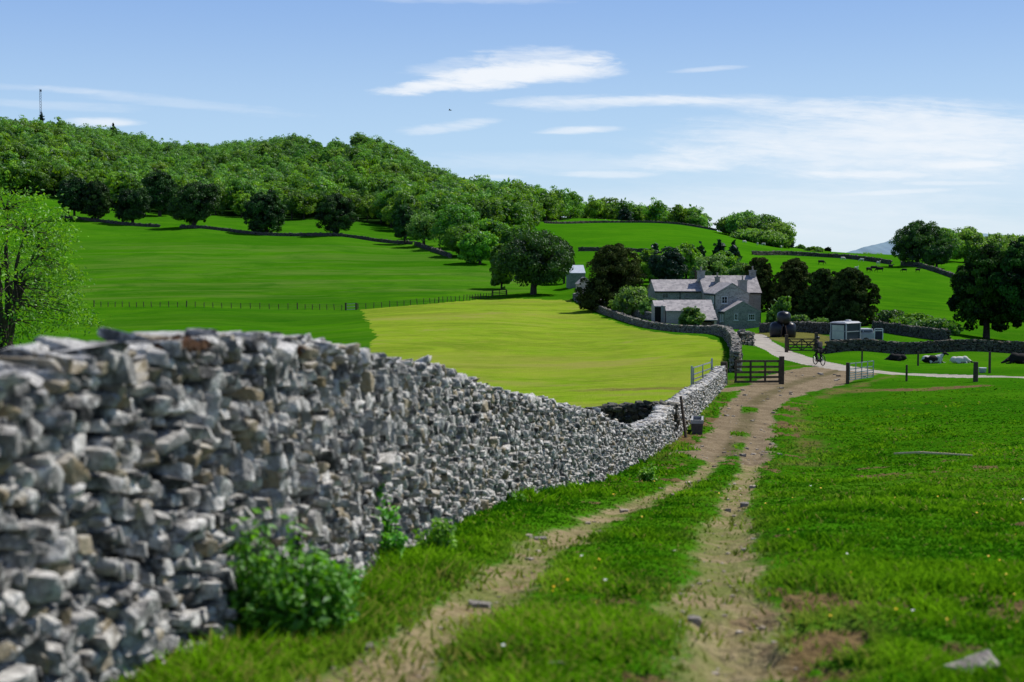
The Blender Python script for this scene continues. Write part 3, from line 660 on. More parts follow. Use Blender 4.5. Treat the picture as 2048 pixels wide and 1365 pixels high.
pts = np.array(pts); pts = pts[in_poly(pts[:, 0], pts[:, 1], WOOD)]
pz = zt(pts[:, 0], pts[:, 1])
ppx = 1024 + pts[:, 0] / pts[:, 1] * FPX; ppy = 520 - pz / pts[:, 1] * FPX
ok = ~((ppx > 612) & (ppx < 700) & (ppy > 282) & (ppy < 312)) & (ppx > -260)
ok &= ~((ppx > 590) & (ppx < 720) & (ppy > 296) & (ppy < 336) & (r.random(len(pts)) < 0.5))
pts, pz, ppx, ppy = pts[ok], pz[ok], ppx[ok], ppy[ok]
# drop what the trees in front and the crest hide: keep a point only if its tree top rises above everything nearer in its column
order = np.argsort(pts[:, 1]); colmin = {}
vis = np.zeros(len(pts), float); hs = r.uniform(0.72, 1.28, len(pts)); hs *= np.where(pts[:, 1] > 850, 0.85, 1.0); hs *= np.where((ppx > 620) & (ppx < 780) & (ppy < 350), 0.85, 1); hs *= np.where(ppx > 1145, 1.0, 1)
topy = 520 - (pz + 13.4 * hs) / pts[:, 1] * FPX
for i in order:
    c = int(ppx[i] // 14); m_ = colmin.get(c, 1e9)
    vis[i] = m_ - topy[i]
    if topy[i] < m_: colmin[c] = topy[i]
show = vis > -14
score = np.where(show & (ppx > -20) & (ppx < 1420), np.minimum(np.maximum(vis, 0), 60) + 2600 / pts[:, 1] * 4, -1)
rank = np.argsort(-score); single = set(rank[:296].tolist())
SV = []; SF = []; ST = []; off = 0
edge = 0
for i in order:
    if not show[i]: continue
    k = int(r.integers(0, len(protos))); s = float(hs[i]); rz = float(r.uniform(0, 6.28)); wsc = s * float(r.uniform(0.9, 1.15))
    loc = Vector((pts[i, 0], pts[i, 1], pz[i] - (0.3 if (vis[i] > 60 and ppx[i] < 1060) or ppx[i] < 1060 else 1.6))); far = pts[i, 1] > 830
    if i in single:
        lab = 'broadleaf tree on the upper, hazier part of the wooded hill' if far else ('tree on the front edge of the wood with its bole showing' if vis[i] > 60 else 'tree in the dense green canopy of the wooded hill')
        grp = 'trees of the upper hillside wood' if far else ('trees along the front edge of the wood' if vis[i] > 60 else 'trees of the hillside wood')
        if vis[i] > 60:
            t = empty('woodland_tree', loc, rz); link('crown', protos[k][0], t); link('trunk', tr_me[k], t)
        else:
            t = link('woodland_tree', far_me[k] if far else protos[k][0], None, loc); t.rotation_euler = (0, 0, rz)
        t.scale = (wsc, wsc, s); tag(t, lab, 'tree', grp)
    else:
        c, s_ = math.cos(rz), math.sin(rz); sel = np.arange(len(protos[k][2]))[:: (1 if pts[i,1] < 800 else 2)]
        V = protos[k][1].reshape(-1, 4, 3)[sel].reshape(-1, 3) * np.array([wsc, wsc, s]) * (1.0 if pts[i,1] < 800 else 1.0)
        T = protos[k][3].reshape(-1, 4)[sel].reshape(-1)
        V = V @ np.array([[c, s_, 0], [-s_, c, 0], [0, 0, 1]]) + np.array(loc)
        SV.append(V); ST.append(np.clip(T * 0.6 + r.uniform(-0.15, 0.5), 0, 1)); SF.append(np.arange(len(V)).reshape(-1, 4) + off); off += len(V)
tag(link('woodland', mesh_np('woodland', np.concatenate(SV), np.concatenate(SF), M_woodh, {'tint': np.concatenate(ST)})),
    'dense mass of further treetops filling the wooded hillside', 'wood', None, 'stuff')
print('wood singles', len(single), 'mass', len(SV))

# the near ash at the left edge: a short bole, forking limbs and loose sprays of leaves with gaps between them
def near_ash():
    r = np.random.default_rng(5); Y = 66; loc = foot(8, Y); h = h_from(loc, 368); W = 166 / FPX * Y
    t = empty('ash_tree', loc); tag(t, 'loose sunlit ash tree with open branches at the left behind the wall', 'tree')
    mb = MB(); limbs = []
    mb.tube([(0, 0, -0.5), (0.02, 0, 0.6), (0.05, 0, 1.8), (0.15, 0.05, 2.7)], [0.46, 0.36, 0.31, 0.27], 10)
    for k in range(13):
        a = k * 2.4 + 0.2; up = r.uniform(0.45, 1.0); z0 = r.uniform(1.6, 2.9); R = W * r.uniform(0.55, 0.8) * (1.15 - 0.55 * up); p = np.array([0.1, 0, z0]); e = np.array([math.cos(a) * R, math.sin(a) * R, 2.4 + (h * 0.86 - 2.4) * up * up])
        pts = [p]
        for f in (0.25, 0.5, 0.75, 1.0): pts.append(p + (e - p) * f + np.array([0, 0, 0.10 * h * math.sin(f * 3.14) * up]) + r.normal(size=3) * 0.14)
        mb.tube([Vector(q) for q in pts], [0.16, 0.12, 0.085, 0.055, 0.02], 7, False); limbs += [(pts[j] + (pts[j + 1] - pts[j]) * q) for j in range(1, 4) for q in (0, 0.5)]
    mb.tube([(0.1, 0, 2.5), (0.2, 0, h * 0.45), (0.1, 0.1, h * 0.7), (0.3, 0, h * 0.93)], [0.24, 0.16, 0.09, 0.02], 8, False); limbs += [np.array([0.15, 0.05, h * f]) for f in (0.4, 0.5, 0.6, 0.7, 0.8, 0.88)]
    L = np.array(limbs); P = []; N = []; T = []
    n = 0
    while n < 330:
        d = rdirs(r, 1)[0]; q = r.uniform(0.35, 1.0) ** 0.5; zc = h * 0.56; lob = 1 + 0.16 * math.sin(d[0] * 5 + d[2] * 4) + 0.1 * math.sin(d[2] * 9 + d[1] * 6)
        wz = 1.0 if d[2] < 0 else 1.0; c = np.array([d[0] * W * lob * (1.08 if d[2] < 0.1 else 0.98), d[1] * W * lob, d[2] * h * 0.43]) * q + np.array([0, 0, zc])
        if c[2] < 3.0 or (c[2] < 3.8 and r.random() < 0.5): continue
        n += 1; b = L[np.argmin(((L - c) ** 2 * np.array([1, 1, 1.6])).sum(1))]
        m = (b + c) / 2 + np.array([0, 0, 0.12]); mb.tube([Vector(b), Vector(m), Vector(c)], [0.03, 0.02, 0.006], 4, False)
        k = int(r.integers(26, 50)); s = r.uniform(0.24, 0.5); o = r.normal(size=(k, 3)) * np.array([s, s, s * 0.55]); o[:, 2] -= 0.25 * (o[:, 0] ** 2 + o[:, 1] ** 2)
        P.append(c + o); N.append(rdirs(r, k) + np.array([0, 0, 0.5])); T.append(np.clip(r.normal(0.3 + 0.4 * r.random() + 0.25 * (c[2] / h - 0.4), 0.18, k), 0, 1))
    P = np.concatenate(P); N = np.concatenate(N); N /= np.linalg.norm(N, axis=1, keepdims=True)
    P[:, 2] *= min(1.0, h / np.quantile(P[:, 2], 0.998))
    V, F = leaf_quads(P, N, 0.095 * r.uniform(0.6, 1.3, len(P)), r, 0.5)
    link('crown', mesh_np('crown', V, F, M_ash, {'tint': np.repeat(np.concatenate(T), 4)}), t); mb.build('trunk', BARK, t, smooth=True)
near_ash()
# ------------------------------------------------------------------ dry stone walls
def stone_mat(name, base, light, dark, tan):
    m, g = new_mat(name); P = g.obj(); rn = g.attr('rnd'); r2 = g.attr('rnd2')
    n1 = g.noise(P, 9.0, 5, 0.65); n2 = g.noise(P, 34.0, 4, 0.7); n3 = g.noise(P, 3.0, 3, 0.6)
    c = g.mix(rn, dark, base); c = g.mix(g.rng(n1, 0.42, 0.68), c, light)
    c = g.mix(g.rng(r2, 0.86, 0.9, 0, 0.75), c, tan)
    c = g.mix(g.math('MULTIPLY', g.rng(n2, 0.5, 0.72), 0.55), c, dark)
    c = g.mix(g.rng(n3, 0.6, 0.72, 0, 0.5), c, (0.16, 0.16, 0.11))
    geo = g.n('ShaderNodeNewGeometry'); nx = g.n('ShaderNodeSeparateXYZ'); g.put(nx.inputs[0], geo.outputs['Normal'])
    c = g.mix(g.math('MULTIPLY', g.rng(nx.outputs[2], 0.2, 0.9), g.rng(n1, 0.35, 0.6, 0.1, 0.5)), c, light)  # upward faces lightened: sun on stone tops painted into the colour
    h = g.math('ADD', g.math('MULTIPLY', n1, 1.0), g.math('MULTIPLY', n2, 0.5))
    g.out(g.bsdf(c, 0.9, g.bump(h, 1.0, 0.05), 0, 0.1)); return m
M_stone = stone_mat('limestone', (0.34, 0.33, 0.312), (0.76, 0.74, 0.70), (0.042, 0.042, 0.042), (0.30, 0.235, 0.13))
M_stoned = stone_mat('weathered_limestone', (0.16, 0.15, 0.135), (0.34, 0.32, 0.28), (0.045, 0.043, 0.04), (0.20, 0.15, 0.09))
M_walld = stone_mat('shaded_walling', (0.075, 0.072, 0.062), (0.15, 0.145, 0.12), (0.025, 0.025, 0.022), (0.08, 0.06, 0.04))  # darker copy of the limestone; shade on the wall faces painted in
M_core = plain('wall_core', (0.012, 0.011, 0.01), (0.008, 0.008, 0.007), 8, 1.0)

def cube_sphere(n):
    V = {}; F = []; vs = []
    def vid(p):
        k = tuple(np.round(p, 5))
        if k not in V: V[k] = len(vs); vs.append(p)
        return V[k]
    g_ = np.linspace(-1, 1, n + 1)
    for ax in range(3):
        for sg in (-1, 1):
            for i in range(n):
                for j in range(n):
                    q = []
                    for (a, b) in ((i, j), (i + 1, j), (i + 1, j + 1), (i, j + 1)):
                        p = np.zeros(3); p[ax] = sg; p[(ax + 1) % 3] = g_[a]; p[(ax + 2) % 3] = g_[b]; q.append(vid(p))
                    F.append(q if sg > 0 else q[::-1])
    return np.array(vs), np.array(F)
def stone_templates(n, count, seed):
    r = np.random.default_rng(seed); base, F = cube_sphere(n); out = []
    for k in range(count):
        V = base / np.linalg.norm(base, axis=1, keepdims=True) * 1.75
        planes = []
        for ax in range(3):
            for sg in (-1, 1):
                v = np.zeros(3); v[ax] = sg; v = v + r.normal(0, 0.10, 3); planes.append((v / np.linalg.norm(v), r.uniform(0.86, 1.02)))
        for _ in range(8): v = rdirs(r, 1)[0]; planes.append((v, r.uniform(1.05, 1.38)))
        for nrm, d_ in planes:
            e = np.maximum(0, V @ nrm - d_); V = V - e[:, None] * nrm
        if n > 4:
            V = V * (1 + 0.07 * (vnoise(V[:, 0] * 2.3 + k * 9, V[:, 1] * 2.3 + V[:, 2] * 1.9, k)[:, None] - 0.5) + 0.05 * (vnoise(V[:, 0] * 6 + k * 5, V[:, 1] * 6 + V[:, 2] * 5, k + 50)[:, None] - 0.5))
        out.append(V)
    return out, F
T_HI = stone_templates(7, 26, 1); T_MID = stone_templates(4, 24, 2); T_LO = stone_templates(2, 20, 3)
def rot_mats(r, n, s_face, s_other):
    a = r.normal(0, s_face, n); b = r.normal(0, s_other, n); c = r.normal(0, s_other, n)
    def R(ax, t):
        M = np.zeros((n, 3, 3)); i, j = [(1, 2), (2, 0), (0, 1)][ax]; M[:, ax, ax] = 1; M[:, i, i] = M[:, j, j] = np.cos(t); M[:, i, j] = -np.sin(t); M[:, j, i] = np.sin(t); return M
    return R(1, a) @ R(0, b) @ R(2, c)
def wall_stones(seed, path, base, top, thick, sizes, side=1, both=True, mat=None, name='dry_stone_wall', hi=0.0, mid=25.0, cope=True):
    """path: (n,2) points, base/top: heights. local frame: x along, y across (+ = the seen face), z up"""
    r = np.random.default_rng(seed); path = np.asarray(path, float); base = np.asarray(base); top = np.asarray(top)
    s = np.concatenate([[0], np.cumsum(np.hypot(*np.diff(path, axis=0).T))]); L = s[-1]
    sf = np.linspace(0, L, int(L / 0.12) + 2)
    ker = np.ones(9) / 9
    px_ = np.interp(sf, s, path[:, 0]); py_ = np.interp(sf, s, path[:, 1])
    if len(sf) > 40:
        pad = lambda a: np.convolve(np.pad(a, 4, 'edge'), ker, 'valid'); px_, py_ = pad(px_), pad(py_)
    zb = zt(px_, py_) if base is None or base.dtype == object else np.interp(sf, s, base)
    ztp = np.interp(sf, s, top)
    tx = np.gradient(px_); ty = np.gradient(py_); ln = np.hypot(tx, ty); tx /= ln; ty /= ln
    items = []   # s, h, across, w, hgt, depth
    def put(ss, hh, ac, w, h, d, k): items.append((ss, hh, ac, w, h, d, k))
    for face in ((1, -1) if both else (1,)):
        h0 = -0.08; row = 0
        while h0 < 2.4:
            f0 = 0.0
            ch = sizes(0)[1] * r.uniform(0.8, 1.25); ss = -r.uniform(0, 0.2)
            anyin = False
            while ss < L:
                x0 = np.interp(ss, sf, px_); y0 = np.interp(ss, sf, py_); D = math.hypot(x0, y0)
                w0, hh0, up = sizes(D); k_ = hh0 / sizes(0)[1]
                w = w0 * r.lognormal(0, 0.38); h = ch * k_; big = r.random() < 0.07
                if r.random() < up: w *= 0.55
                hc = h0 * 1.0 + h / 2
                H = np.interp(ss + w / 2, sf, ztp - zb)
                if hc + h * 0.2 < H:
                    anyin = True
                    if face == 1 or r.random() < 0.9:
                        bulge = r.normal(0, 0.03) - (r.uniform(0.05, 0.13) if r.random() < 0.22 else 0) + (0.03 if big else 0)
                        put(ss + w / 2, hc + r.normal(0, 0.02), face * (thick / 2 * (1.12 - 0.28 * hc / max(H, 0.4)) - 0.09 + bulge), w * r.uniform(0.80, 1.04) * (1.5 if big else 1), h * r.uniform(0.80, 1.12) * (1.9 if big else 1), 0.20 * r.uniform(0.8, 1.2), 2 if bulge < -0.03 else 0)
                ss += w
            h0 += ch * 0.93
            if not anyin: break
    if cope:
        ss = 0.0
        while ss < L:
            x0 = np.interp(ss, sf, px_); y0 = np.interp(ss, sf, py_); D = math.hypot(x0, y0)
            w0, hh0, up = sizes(D); w = w0 * r.uniform(0.7, 1.9); H = np.interp(ss + w / 2, sf, ztp - zb)
            h = hh0 * r.uniform(0.8, 1.35)
            put(ss + w / 2, H - h * 0.45, r.normal(0, 0.03), w * 1.15, h, thick * r.uniform(0.72, 0.98), 1)
            ss += w * 0.93
    it = np.array(items); n = len(it)
    sc = np.clip(it[:, 0], 0, L); X = np.interp(sc, sf, px_); Y = np.interp(sc, sf, py_); Z = np.interp(sc, sf, zb) + it[:, 1]
    TX = np.interp(sc, sf, tx); TY = np.interp(sc, sf, ty); ln = np.hypot(TX, TY); TX /= ln; TY /= ln
    NX, NY = TY * side, -TX * side
    C = np.stack([X + NX * it[:, 2], Y + NY * it[:, 2], Z], 1)
    Rm = rot_mats(r, n, 0.20, 0.12)
    fr = np.stack([np.stack([TX, TY, 0 * TX], 1), np.stack([NX, NY, 0 * NX], 1), np.tile([0, 0, 1.0], (n, 1))], 2)
    M = fr @ Rm
    D = np.hypot(X, Y); lod = np.where(D < hi, 0, np.where(D < mid, 1, 2))
    if both: lod = np.where(it[:, 2] < -0.05, np.maximum(lod, 1 if hi else 2), lod)
    VV = []; FF = []; R1 = []; R2 = []; off = 0
    tz = np.clip(r.normal(0.58, 0.44, n), 0, 1); tz = np.where(it[:, 6] == 2, tz * 0.25, tz); tz2 = r.random(n)  # recessed stones coloured darker, painting shade into the gaps
    for l, (T, F) in enumerate((T_HI, T_MID, T_LO)):
        ii = np.where(lod == l)[0]; pick = r.integers(0, len(T), len(ii))
        for t in range(len(T)):
            jj = ii[pick == t]
            if not len(jj): continue
            S = np.stack([it[jj, 3], it[jj, 5], it[jj, 4]], 1) / 2 * 1.03
            V = np.einsum('nij,nkj->nki', M[jj], T[t][None] * S[:, None, :]) + C[jj][:, None, :]
            nv = V.shape[1]; VV.append(V.reshape(-1, 3)); FF.append((F[None] + (np.arange(len(jj)) * nv)[:, None, None]).reshape(-1, 4) + off); off += V.shape[0] * nv
            R1.append(np.repeat(tz[jj], nv)); R2.append(np.repeat(tz2[jj], nv))
    # hearting inside, coloured near black to paint the shade in the gaps
    m = len(sf); th = max(thick / 2 - 0.17, 0.06); hgt = np.maximum(ztp - zb - 0.10, 0.05); nx_, ny_ = ty, -tx
    ring = []
    for a, b in ((-1.0, -0.2), (1.0, -0.2), (0.72, 1.0), (-0.72, 1.0)):
        ring.append(np.stack([px_ + nx_ * th * a, py_ + ny_ * th * a, zb + np.where(b < 0, b, b * hgt)], 1))
    core = np.concatenate(ring); i = np.arange(m - 1); cf = []
    for a in range(4):
        b = (a + 1) % 4; cf.append(np.stack([a * m + i, a * m + i + 1, b * m + i + 1, b * m + i], 1))
    cf.append(np.array([[0, m, 2 * m, 3 * m]])); cf.append(np.array([[m - 1, 4 * m - 1, 3 * m - 1, 2 * m - 1]]))
    cf = np.concatenate(cf) + off; VV.append(core); R1.append(np.zeros(len(core))); R2.append(np.zeros(len(core)))
    nf = sum(len(f) for f in FF); mi = np.zeros(nf + len(cf), int); mi[nf:] = 1
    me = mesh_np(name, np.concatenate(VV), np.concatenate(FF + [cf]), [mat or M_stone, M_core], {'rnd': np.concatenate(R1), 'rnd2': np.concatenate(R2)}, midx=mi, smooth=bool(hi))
    print(name, 'stones', n, 'faces', nf)
    return link(name, me)
# near wall
_p = np.array([(a, b) for a, b, c in NWP]); _z = np.array([c for a, b, c in NWP])
ss_ = np.linspace(0, 1, 400); _i = np.linspace(0, len(_p) - 1, len(_p)); _f = np.linspace(0, len(_p) - 1, 500)
P_ = np.stack([np.interp(_f, _i, _p[:, 0]), np.interp(_f, _i, _p[:, 1])], 1); Zt = np.interp(_f, _i, _z)
def near_sizes(D):
    if D < 7.3: return (0.090, 0.060, 0.2)
    return (0.060, 0.066, 0.3) if D < 15 else (0.080, 0.070, 0.3)
P_[:, 0] -= 0.11
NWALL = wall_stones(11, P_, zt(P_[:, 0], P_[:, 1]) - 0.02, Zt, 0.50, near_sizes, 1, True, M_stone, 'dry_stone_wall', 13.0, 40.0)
tag(NWALL, 'long pale grey dry stone wall running from the foreground down to the gatepost', 'stone wall')
def wall_px(seed, pts, hgt, label, mat=None, side=1, thick=0.5, sz=(0.26, 0.16, 0.2), both=True, name='dry_stone_wall', lo=3.0, mid=0.0):
    """pts: base (px, py) or (px, py, Y)"""
    P = [Vector((azx(p[0], p[2]), p[2], 0)) if len(p) == 3 else hit(p[0], p[1], lo) for p in pts]
    a = np.array([(p.x, p.y) for p in P]); L = np.concatenate([[0], np.cumsum(np.hypot(*np.diff(a, axis=0).T))])
    # smooth the line through its corners
    q = np.linspace(0, L[-1], max(6, int(L[-1] / 1.0))); X = np.interp(q, L, a[:, 0]); Y = np.interp(q, L, a[:, 1])
    k = 5 if len(q) > 14 else 1
    sm = lambda v: np.convolve(np.pad(v, k // 2, 'edge'), np.ones(k) / k, 'valid') if k > 1 else v
    X, Y = sm(X), sm(Y); B = zt(X, Y) - 0.03
    hh = np.interp(q, L, hgt) if hasattr(hgt, '__len__') else np.full(len(q), hgt)
    hh = hh * (1 + 0.12 * (fbm(q * 0.5, q * 0 + seed, seed) - 0.5))
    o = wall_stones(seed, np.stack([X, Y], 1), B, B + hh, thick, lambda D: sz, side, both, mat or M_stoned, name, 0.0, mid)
    return tag(o, label, 'stone wall')
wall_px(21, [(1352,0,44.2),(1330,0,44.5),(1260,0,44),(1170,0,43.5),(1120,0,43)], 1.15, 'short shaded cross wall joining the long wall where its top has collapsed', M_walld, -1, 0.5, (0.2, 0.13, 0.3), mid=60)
wall_px(22, [(1471,0,80),(1474,0,92),(1470,0,108),(1455,0,130),(1420,668),(1350,664),(1300,657),(1250,643),(1200,625),(1165,608),(1148,597)], [1.25,1.25,1.15,1.0,0.85,0.8,0.8,0.9,1.0,1.0,1.0], 'winding lane wall curving along the edge of the hay field up to the farm', M_stoned, 1, 0.55, (0.3, 0.17, 0.3), mid=110)
wall_px(23, [(1480,0,119),(1492,0,119.5),(1503,0,120)], 1.15, 'short dark wall end beside the lane, near the little sign', M_stoned, 1, 0.6, (0.28,0.17,0.2))
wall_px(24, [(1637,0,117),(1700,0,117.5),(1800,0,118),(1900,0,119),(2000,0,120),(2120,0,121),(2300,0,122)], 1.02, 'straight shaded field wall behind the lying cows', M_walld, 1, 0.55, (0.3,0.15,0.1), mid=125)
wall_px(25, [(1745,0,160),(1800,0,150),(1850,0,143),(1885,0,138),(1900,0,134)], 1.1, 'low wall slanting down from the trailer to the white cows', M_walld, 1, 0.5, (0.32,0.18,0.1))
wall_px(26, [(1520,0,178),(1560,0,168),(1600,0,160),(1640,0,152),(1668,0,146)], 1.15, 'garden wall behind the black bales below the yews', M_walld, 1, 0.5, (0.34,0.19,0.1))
wall_px(27, [(1200,0,238),(1240,0,215),(1290,0,200),(1325,0,190)], 1.0, 'low wall on the far side of the lane below the pale bush', M_stoned, 1, 0.5, (0.34,0.19,0.1))
def ridge_wall(seed, pts, hgt, label, name='field_wall', width=0.7):
    P = [Vector((azx(p[0], p[2]), p[2], 0)) if len(p) == 3 else hit(*p, 100.0) for p in pts]
    a = np.array([(p.x, p.y) for p in P]); L = np.concatenate([[0], np.cumsum(np.hypot(*np.diff(a, axis=0).T))]); q = np.linspace(0, L[-1], int(L[-1] / 0.8))
    X = np.interp(q, L, a[:, 0]); Y = np.interp(q, L, a[:, 1]); k = 9; sm = lambda v: np.convolve(np.pad(v, 4, 'edge'), np.ones(k) / k, 'valid'); X, Y = sm(X), sm(Y)
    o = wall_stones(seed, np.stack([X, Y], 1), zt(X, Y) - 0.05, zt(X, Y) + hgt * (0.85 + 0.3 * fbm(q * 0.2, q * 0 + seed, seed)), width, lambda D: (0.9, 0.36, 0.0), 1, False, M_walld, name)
    return tag(o, label, 'stone wall')
ridge_wall(31, [(122,0,518),(200,0,508),(270,0,500),(326,0,494)], 1.0, 'field wall under the three leftmost park trees, up to the gap')
ridge_wall(32, [(358,0,488),(440,0,482),(540,0,472),(640,0,466),(720,0,462),(830,0,446)], 1.0, 'long field wall under the park trees right of the gap')
ridge_wall(33, [(830,0,444),(850,0,425),(880,0,405),(905,0,390)], 1.1, 'field wall bending downhill beside the pale feathery tree')
ridge_wall(34, [(1085,0,612),(1180,0,636),(1250,0,645),(1340,0,650),(1400,0,648),(1436,0,642)], 0.95, 'dark wall across the top of the upper pasture on the skyline')
ridge_wall(35, [(1150,0,428),(1200,0,428),(1260,0,424),(1300,0,421)], 1.1, 'dark wall below the upper pasture behind the yew')
ridge_wall(36, [(1500,0,455),(1560,0,470),(1620,0,478),(1680,0,474),(1740,0,455),(1783,0,436)], 1.3, 'dark wall crowning the cattle field on the right')
ridge_wall(37, [(1800,0,428),(1840,0,408),(1880,0,385),(1910,0,370)], 1.2, 'dark wall running down under the right hand wood')
# ------------------------------------------------------------------ grass, flowers, wall-foot plants, rocks
def gsample(X, Y, a):        # value of a ground attribute at world points
    A = np.arctan2(X, Y); D = np.hypot(X, Y)
    ia = np.clip(np.searchsorted(az, A), 1, len(az) - 1); id_ = np.clip(np.searchsorted(dd, D), 1, len(dd) - 1)
    fa = np.clip((A - az[ia - 1]) / (az[ia] - az[ia - 1]), 0, 1); fd = np.clip((D - dd[id_ - 1]) / (dd[id_] - dd[id_ - 1]), 0, 1)
    return (a[id_ - 1, ia - 1] * (1 - fa) + a[id_ - 1, ia] * fa) * (1 - fd) + (a[id_, ia - 1] * (1 - fa) + a[id_, ia] * fa) * fd
def grass():
    r = np.random.default_rng(3); n = 480000
    D = np.exp(r.uniform(math.log(4.2), math.log(88), n)); A = r.uniform(-0.42, 0.54, n)
    X = np.sin(A) * D; Y = np.cos(A) * D
    left = X < np.interp(Y, _p[:, 1], _p[:, 0]) + 0.18
    m = ~left
    dens = 1 - np.clip(1.55 * gsample(X, Y, A_rut) + (fbm(X * 6, Y * 6, 90) - 0.5), 0, 0.93)
    dens *= 1 - np.clip(1.3 * gsample(X, Y, A_dirt) + 0.6 * (fbm(X * 5, Y * 5, 91) - 0.5), 0, 1)
    dens *= 1 - np.clip(1.5 * gsample(X, Y, A_lane), 0, 1); dens *= 1 - 0.75 * gsample(X, Y, A_worn); dens *= 1 - 0.92 * gsample(X, Y, A_soil)
    dens *= 1 - sstep(52, 86, D)
    m &= r.random(n) < dens
    X, Y, D = X[m], Y[m], D[m]; n = len(X); Z = gsample(X, Y, GZ) - 0.01
    nearw = np.exp(-((X - np.interp(Y, _p[:, 1], _p[:, 0]) - 0.3) / 0.5) ** 2)
    pat = fbm(X * 0.8, Y * 0.8, 55); pt2 = fbm(X * 0.22 + 4, Y * 0.22, 56)
    H = (0.02 + 0.042 * sstep(0.4, 0.7, pat)) * r.uniform(0.6, 1.5, n) * (1 + 1.0 * nearw) * (1 + 0.012 * D) * (1 - 0.55 * sstep(40, 80, D))
    wd = (0.0032 + 0.00075 * D) * r.uniform(0.7, 1.3, n)
    th = r.uniform(0, 6.283, n); lx, ly = np.cos(th), np.sin(th); ln = r.uniform(0.3, 1.4, n) * H; la = r.uniform(0, 6.283, n)
    ux, uy = -ly * 1, lx
    B = np.stack([X, Y, Z], 1); U = np.stack([lx, ly, 0 * lx], 1) * wd[:, None]
    Mi = B + np.stack([np.cos(la) * ln * 0.35, np.sin(la) * ln * 0.35, H * 0.6], 1); Tp = B + np.stack([np.cos(la) * ln, np.sin(la) * ln, H], 1)
    V = np.stack([B - U, B + U, Mi + U * 0.75, Mi - U * 0.75, Tp], 1).reshape(-1, 3); o = np.arange(n)[:, None] * 5
    pt3 = fbm(X * 2.1, Y * 1.6, 57)
    T = np.clip(0.3 + 1.5 * (pat - 0.47) + 1.6 * (pt3 - 0.47) + 0.9 * (pt2 - 0.45) + r.normal(0, 0.2, n), 0, 1); dry = np.clip((pt2 - 0.50) * 5, 0, 1) * (r.random(n) < 0.22) + (r.random(n) < 0.03)
    dry = np.clip(dry + gsample(X, Y, A_rut) * 0.5 + gsample(X, Y, A_worn) * 0.6, 0, 1)
    m, g = new_mat('grass_blades'); t = g.attr('tint'); d = g.attr('dry')
    c = g.mix(t, (0.028, 0.130, 0.003), (0.185, 0.40, 0.008)); c = g.mix(g.math('MULTIPLY', d, 0.85), c, (0.32, 0.29, 0.07))
    df = g.n('ShaderNodeBsdfDiffuse'); g.put(df.inputs[0], c); trn = g.n('ShaderNodeBsdfTranslucent'); g.put(trn.inputs[0], c)
    mx = g.n('ShaderNodeMixShader'); mx.inputs[0].default_value = 0.4; g.nt.links.new(df.outputs[0], mx.inputs[1]); g.nt.links.new(trn.outputs[0], mx.inputs[2]); g.out(mx.outputs[0])
    me = mesh_np('grass', V, [o + np.array([[0, 1, 2, 3]]), o + np.array([[3, 2, 4]])], m, {'tint': np.repeat(T, 5), 'dry': np.repeat(dry, 5)})
    tag(link('grass', me), 'short sunlit pasture grass beside the wall and the track', 'grass', None, 'stuff')
    print('blades', n)
    # buttercups and daisies
    n = 330; D = np.exp(r.uniform(math.log(6), math.log(32), n)); A = r.uniform(-0.2, 0.4, n); X = np.sin(A) * D; Y = np.cos(A) * D
    k = (X > np.interp(Y, _p[:, 1], _p[:, 0]) + 0.8) & (r.random(n) < sstep(0.42, 0.68, fbm(X * 0.5, Y * 0.5, 71)) * 0.9) & (gsample(X, Y, A_dirt) < 0.2) & (gsample(X, Y, A_rut) < 0.2)
    X, Y, D = X[k], Y[k], D[k]; Z = gsample(X, Y, GZ) + r.uniform(0.03, 0.07, len(X))
    V, F = leaf_quads(np.stack([X, Y, Z], 1), np.tile([0, -0.3, 1.0], (len(X), 1)) + r.normal(0, 0.2, (len(X), 3)), np.full(len(X), 0.008) + 0.0004 * D, r, 0.9)
    w = (r.random(len(X)) < 0.12)
    m, g = new_mat('flower_petals'); g.out(g.bsdf(g.mix(g.attr('tint'), (0.75, 0.5, 0.01), (0.8, 0.8, 0.74)), 0.6))
    tag(link('meadow_flowers', mesh_np('meadow_flowers', V, F, m, {'tint': np.repeat(w.astype(float), 4)})), 'scattered yellow and white meadow flowers in the pasture', 'flowers', None, 'stuff')
grass()
M_nettle = foliage('nettle_leaves', (0.05, 0.20, 0.008), (0.20, 0.52, 0.02), 0.45)
M_stem = plain('green_stem', (0.06, 0.12, 0.02), (0.03, 0.07, 0.015), 12, 0.8)
